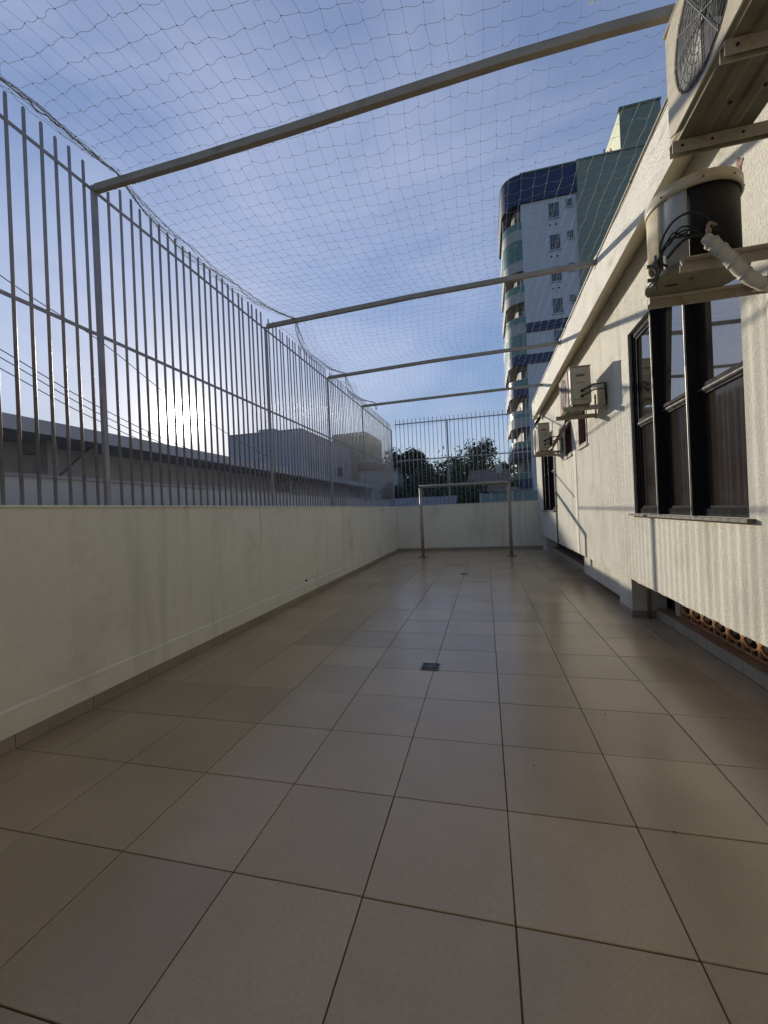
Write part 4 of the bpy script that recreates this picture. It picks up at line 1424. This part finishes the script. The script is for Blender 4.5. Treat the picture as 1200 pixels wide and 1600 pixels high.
gw = thing('panel_fence', 'greenish panel fence beyond the far wall at the foot of the tower', 'fence', (1.8, 20, -.5))
for k in range(9):
    x0 = .25 + k * .5
    m = MB(); m.box(x0 + .01, x0 + .49, 19.5, 19.54, -.5, 1.95 + (.22 if k > 5 else 0)); m.build('panel', fenceg_m, gw)
m = MB()
for k in range(10):
    m.box(.225 + k * .5, .275 + k * .5, 19.46, 19.498, -.5, 2.0)
m.build('fence_posts', nconc_m, gw)

# ================================================================== TOWER
tw = thing('apartment_tower', 'tall white and blue apartment tower with curved green glass balconies', 'building', (7, 42, -.5))
TY, TX0, TX1, TX2, TZ = 38.0, 4.72, 9.40, 19.0, 31.0
PITCH = 2.82
m = MB(); m.box(TX0, TX1, TY, 58, -.5, TZ - .02); m.build('wall', towerw_m, tw)
m = MB(); m.box(TX1 + .002, TX2, TY - .25, 57, -.5, TZ); m.build('green_wing', towerg_m, tw)
CXT, CYT, RT = 4.72, 39.6, 1.6


def arc(k, a0=180, a1=270, n_=13):
    return [(CXT + RT * k * math.cos(a * D_), CYT + RT * k * math.sin(a * D_)) for a in np.linspace(a0, a1, n_)]


def corner_poly(k, ext=0.0):
    """Rounded corner plan: side wall, arc, back to the wall."""
    a = arc(k)
    return [(CXT - .001, 46)] + [(CXT - RT * k, 46)] + a + [(CXT - .001, CYT - RT * k)]


def ring(mb, k, th, z0, z1, mt=None):
    out_, in_ = arc(k), arc(k - th)
    out_ = [(CXT - RT * k, 45.9)] + out_; in_ = [(CXT - RT * (k - th), 45.9)] + in_
    N = len(out_)
    vs = [(x, y_, z) for z in (z0, z1) for x, y_ in out_] + [(x, y_, z) for z in (z0, z1) for x, y_ in in_]
    fs = []
    for i in range(N - 1):
        fs += [(i, i + 1, N + i + 1, N + i), (2 * N + i, 3 * N + i, 3 * N + i + 1, 2 * N + i + 1),
               (N + i, N + i + 1, 3 * N + i + 1, 3 * N + i), (i, 2 * N + i, 2 * N + i + 1, i + 1)]
    fs += [(0, N, 3 * N, 2 * N), (N - 1, 3 * N - 1, 4 * N - 1, 2 * N - 1)]
    mb.add(vs, fs, mt)


# top band
m = MB(); m.prism(corner_poly(1.02), TZ - 2.55, TZ, None); m.box(TX0 + .001, TX1, TY - .16, TY - .002, TZ - 2.55, TZ)
m.build('blue_band', towerb_m, tw)
m = MB(); m.prism(corner_poly(1.045), TZ + .002, TZ + .12, None); m.box(TX0, TX1 + .01, TY - .22, TY + .3, TZ + .0025, TZ + .12); m.box(TX1 + .012, TX2, TY - .33, TY + .2, TZ + .0025, TZ + .12)
m.build('roof_edge', towerg_m, tw)
m = MB(); m.prism([(CXT - RT * .45, 46), (CXT - RT * .45, 39.6), (CXT - RT * .30, 38.9), (CXT, 38.75), (CXT, 46)], -.5, TZ - 2.56)
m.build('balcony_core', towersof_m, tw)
m = MB(); m.box(CXT - RT * .96, CXT - RT * .86, 39.75, 40.0, -.5, TZ - 2.56); m.build('column', towersof_m, tw)

blue_f = {4, 5, 7, 8, 9, 10}
glazed = {1, 4, 9}
for fl in range(11):
    zt = TZ - 2.55 - fl * PITCH        # ceiling of this storey
    zf = zt - PITCH                    # its floor slab
    b = thing('balcony', None, None)
    b.parent = tw
    b.location = (0, 0, 0)
    b.matrix_parent_inverse = Matrix.Identity(4)
    b.location = Vector((CXT, CYT, zf)) - tw.location
    mt = towerb_m if fl in blue_f else towerk_m
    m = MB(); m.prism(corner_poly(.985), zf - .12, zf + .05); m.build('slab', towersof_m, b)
    m = MB(); ring(m, 1.0, .07, zf - .30, zf + .62); m.build('parapet', mt, b)
    top = zf + 1.2 if fl not in glazed else zf + PITCH - .35
    m = MB(); ring(m, .985, .02, zf + .621, top); m.build('rail_glass', bglass_m, b)
    m = MB()
    ring(m, .99, .03, top + .001, top + .05)
    for a in (185, 205, 225, 245, 265):
        x, y_ = CXT + RT * .97 * math.cos(a * D_), CYT + RT * .97 * math.sin(a * D_)
        m.box(x - .02, x + .02, y_ - .02, y_ + .02, zf + .621, top)
    m.build('handrail', trim_m, b)
    m = MB(); m.box(CXT - .32, CXT - .25, CYT - RT * .98, CYT - RT * .98 + .05, zf + .63, zf + 2.2) if fl % 2 == 0 else m.box(CXT - .16, CXT - .1, CYT - RT * .97, CYT - RT * .97 + .05, zf + .63, zf + 1.7)
    m.build('screen', towerk_m, b)
    m = MB(); m.add([(CXT - RT * .452, 39.62, zf + .05), (CXT - RT * .302, 38.89, zf + .05), (CXT - .06, 38.745, zf + .05), (CXT - RT * .452, 39.62, zf + 2.3), (CXT - RT * .302, 38.89, zf + 2.3), (CXT - .06, 38.745, zf + 2.3)],
                    [(0, 1, 4, 3), (1, 2, 5, 4)])
    m.build('glass_door', door_m, b)
    # windows of the white front
    zc = zt - .35
    for (x0, x1, z0, z1, cols) in ((7.02, 7.92, zc - 1.45, zc - .08, 2), (8.45, 9.02, zc - .72, zc + .02, 1)):
        m = MB()
        f_ = .06
        yq = TY - .03
        m.box(x0, x0 + f_, yq, TY - .001, z0, z1); m.box(x1 - f_, x1, yq, TY - .001, z0, z1)
        m.box(x0 + f_, x1 - f_, yq, TY - .001, z0, z0 + f_); m.box(x0 + f_, x1 - f_, yq, TY - .001, z1 - f_, z1)
        w = m.build('window', trim_m, tw)
        m = MB(); m.add([(x0 + f_, TY - .006, z0 + f_), (x1 - f_, TY - .006, z0 + f_), (x1 - f_, TY - .006, z1 - f_), (x0 + f_, TY - .006, z1 - f_)], [(0, 1, 2, 3)])
        m.build('pane', tglass_m, w)
        m = MB()
        nv = 4 if cols == 2 else 3
        for k in range(1, nv):
            xx = x0 + (x1 - x0) * k / nv
            m.box(xx - .018, xx + .018, yq - .02, yq - .0005, z0 + .01, z1 - .01)
        m.box(x0, x1, yq - .015, yq - .001, (z0 + z1) / 2 - .015, (z0 + z1) / 2 + .015)
        m.build('grille', trim_m, w)
        m = MB(); m.box(x0 - .08, x1 + .08, TY - .1, TY - .002, z0 - .06, z0 - .003); m.build('sill', towerw_m, w)
    for xx in (7.12, 7.62):
        m = MB()
        m.cyl((xx, TY - .01, zc - 2.02), (0, 1, 0), .075, .03, 12)
        m.build('vent_hole', coil_m, tw)
    if fl in (3, 4):
        m = MB(); m.box(TX0 + .002, TX1 - .002, TY - .09, TY - .0035, zf - .32 + (.0), zf + .52); m.build('blue_band', towerb_m, tw)
m = MB(); m.box(3.0, TX2, 37.2, 37.9, -.5, 2.6); m.build('podium', towerg_m, tw)
# stair tower on the green wing
m = MB()
m.add([(13.05, 38.2, TZ + .13), (16.2, 38.2, TZ + .13), (16.2, 46, TZ + .13), (13.05, 46, TZ + .13), (13.05, 38.2, 34.7), (16.2, 38.2, 34.9), (16.2, 46, 34.9), (13.05, 46, 34.7)],
      [(0, 1, 5, 4), (1, 2, 6, 5), (2, 3, 7, 6), (4, 5, 6, 7)], towerg_m)
m.add([(13.05, 38.2, TZ + .13), (13.05, 46, TZ + .13), (13.05, 46, 34.7), (13.05, 38.2, 34.7)], [(0, 4 - 1, 2, 1)], towerc_m)
st = m.build('stair_tower', None, tw)
m = MB(); m.box(13.0, 16.25, 38.1, 38.6, 34.93, 35.05); m.box(14.15, 14.25, 38.15, 38.198, 33.9, 34.7); m.build('roof_edge', fenceg_m, st)
# emblem on the cream side, strokes standing proud
m = MB()
X_ = 13.03
for pts in ([(40.6, 31.4), (40.2, 32.6), (40.9, 33.7)], [(40.9, 33.7), (41.5, 33.3), (41.6, 32.2)], [(41.2, 31.5), (41.5, 32.4), (42.0, 32.9)], [(42.0, 32.9), (42.4, 32.2), (42.2, 31.4)], [(40.3, 32.3), (41.5, 32.6)]):
    for p, q_ in zip(pts[:-1], pts[1:]):
        m.bar((X_, p[0], p[1]), (X_, q_[0], q_[1]), .3, .06, None, (1, 0, 0))
m.build('emblem', tbrown_m, st)
m = MB(); m.tube([(11.8, 38.3, TZ + .1), (11.8, 38.3, TZ + .9)], .07, 6); m.build('vent_pipe', fenceg_m, tw)
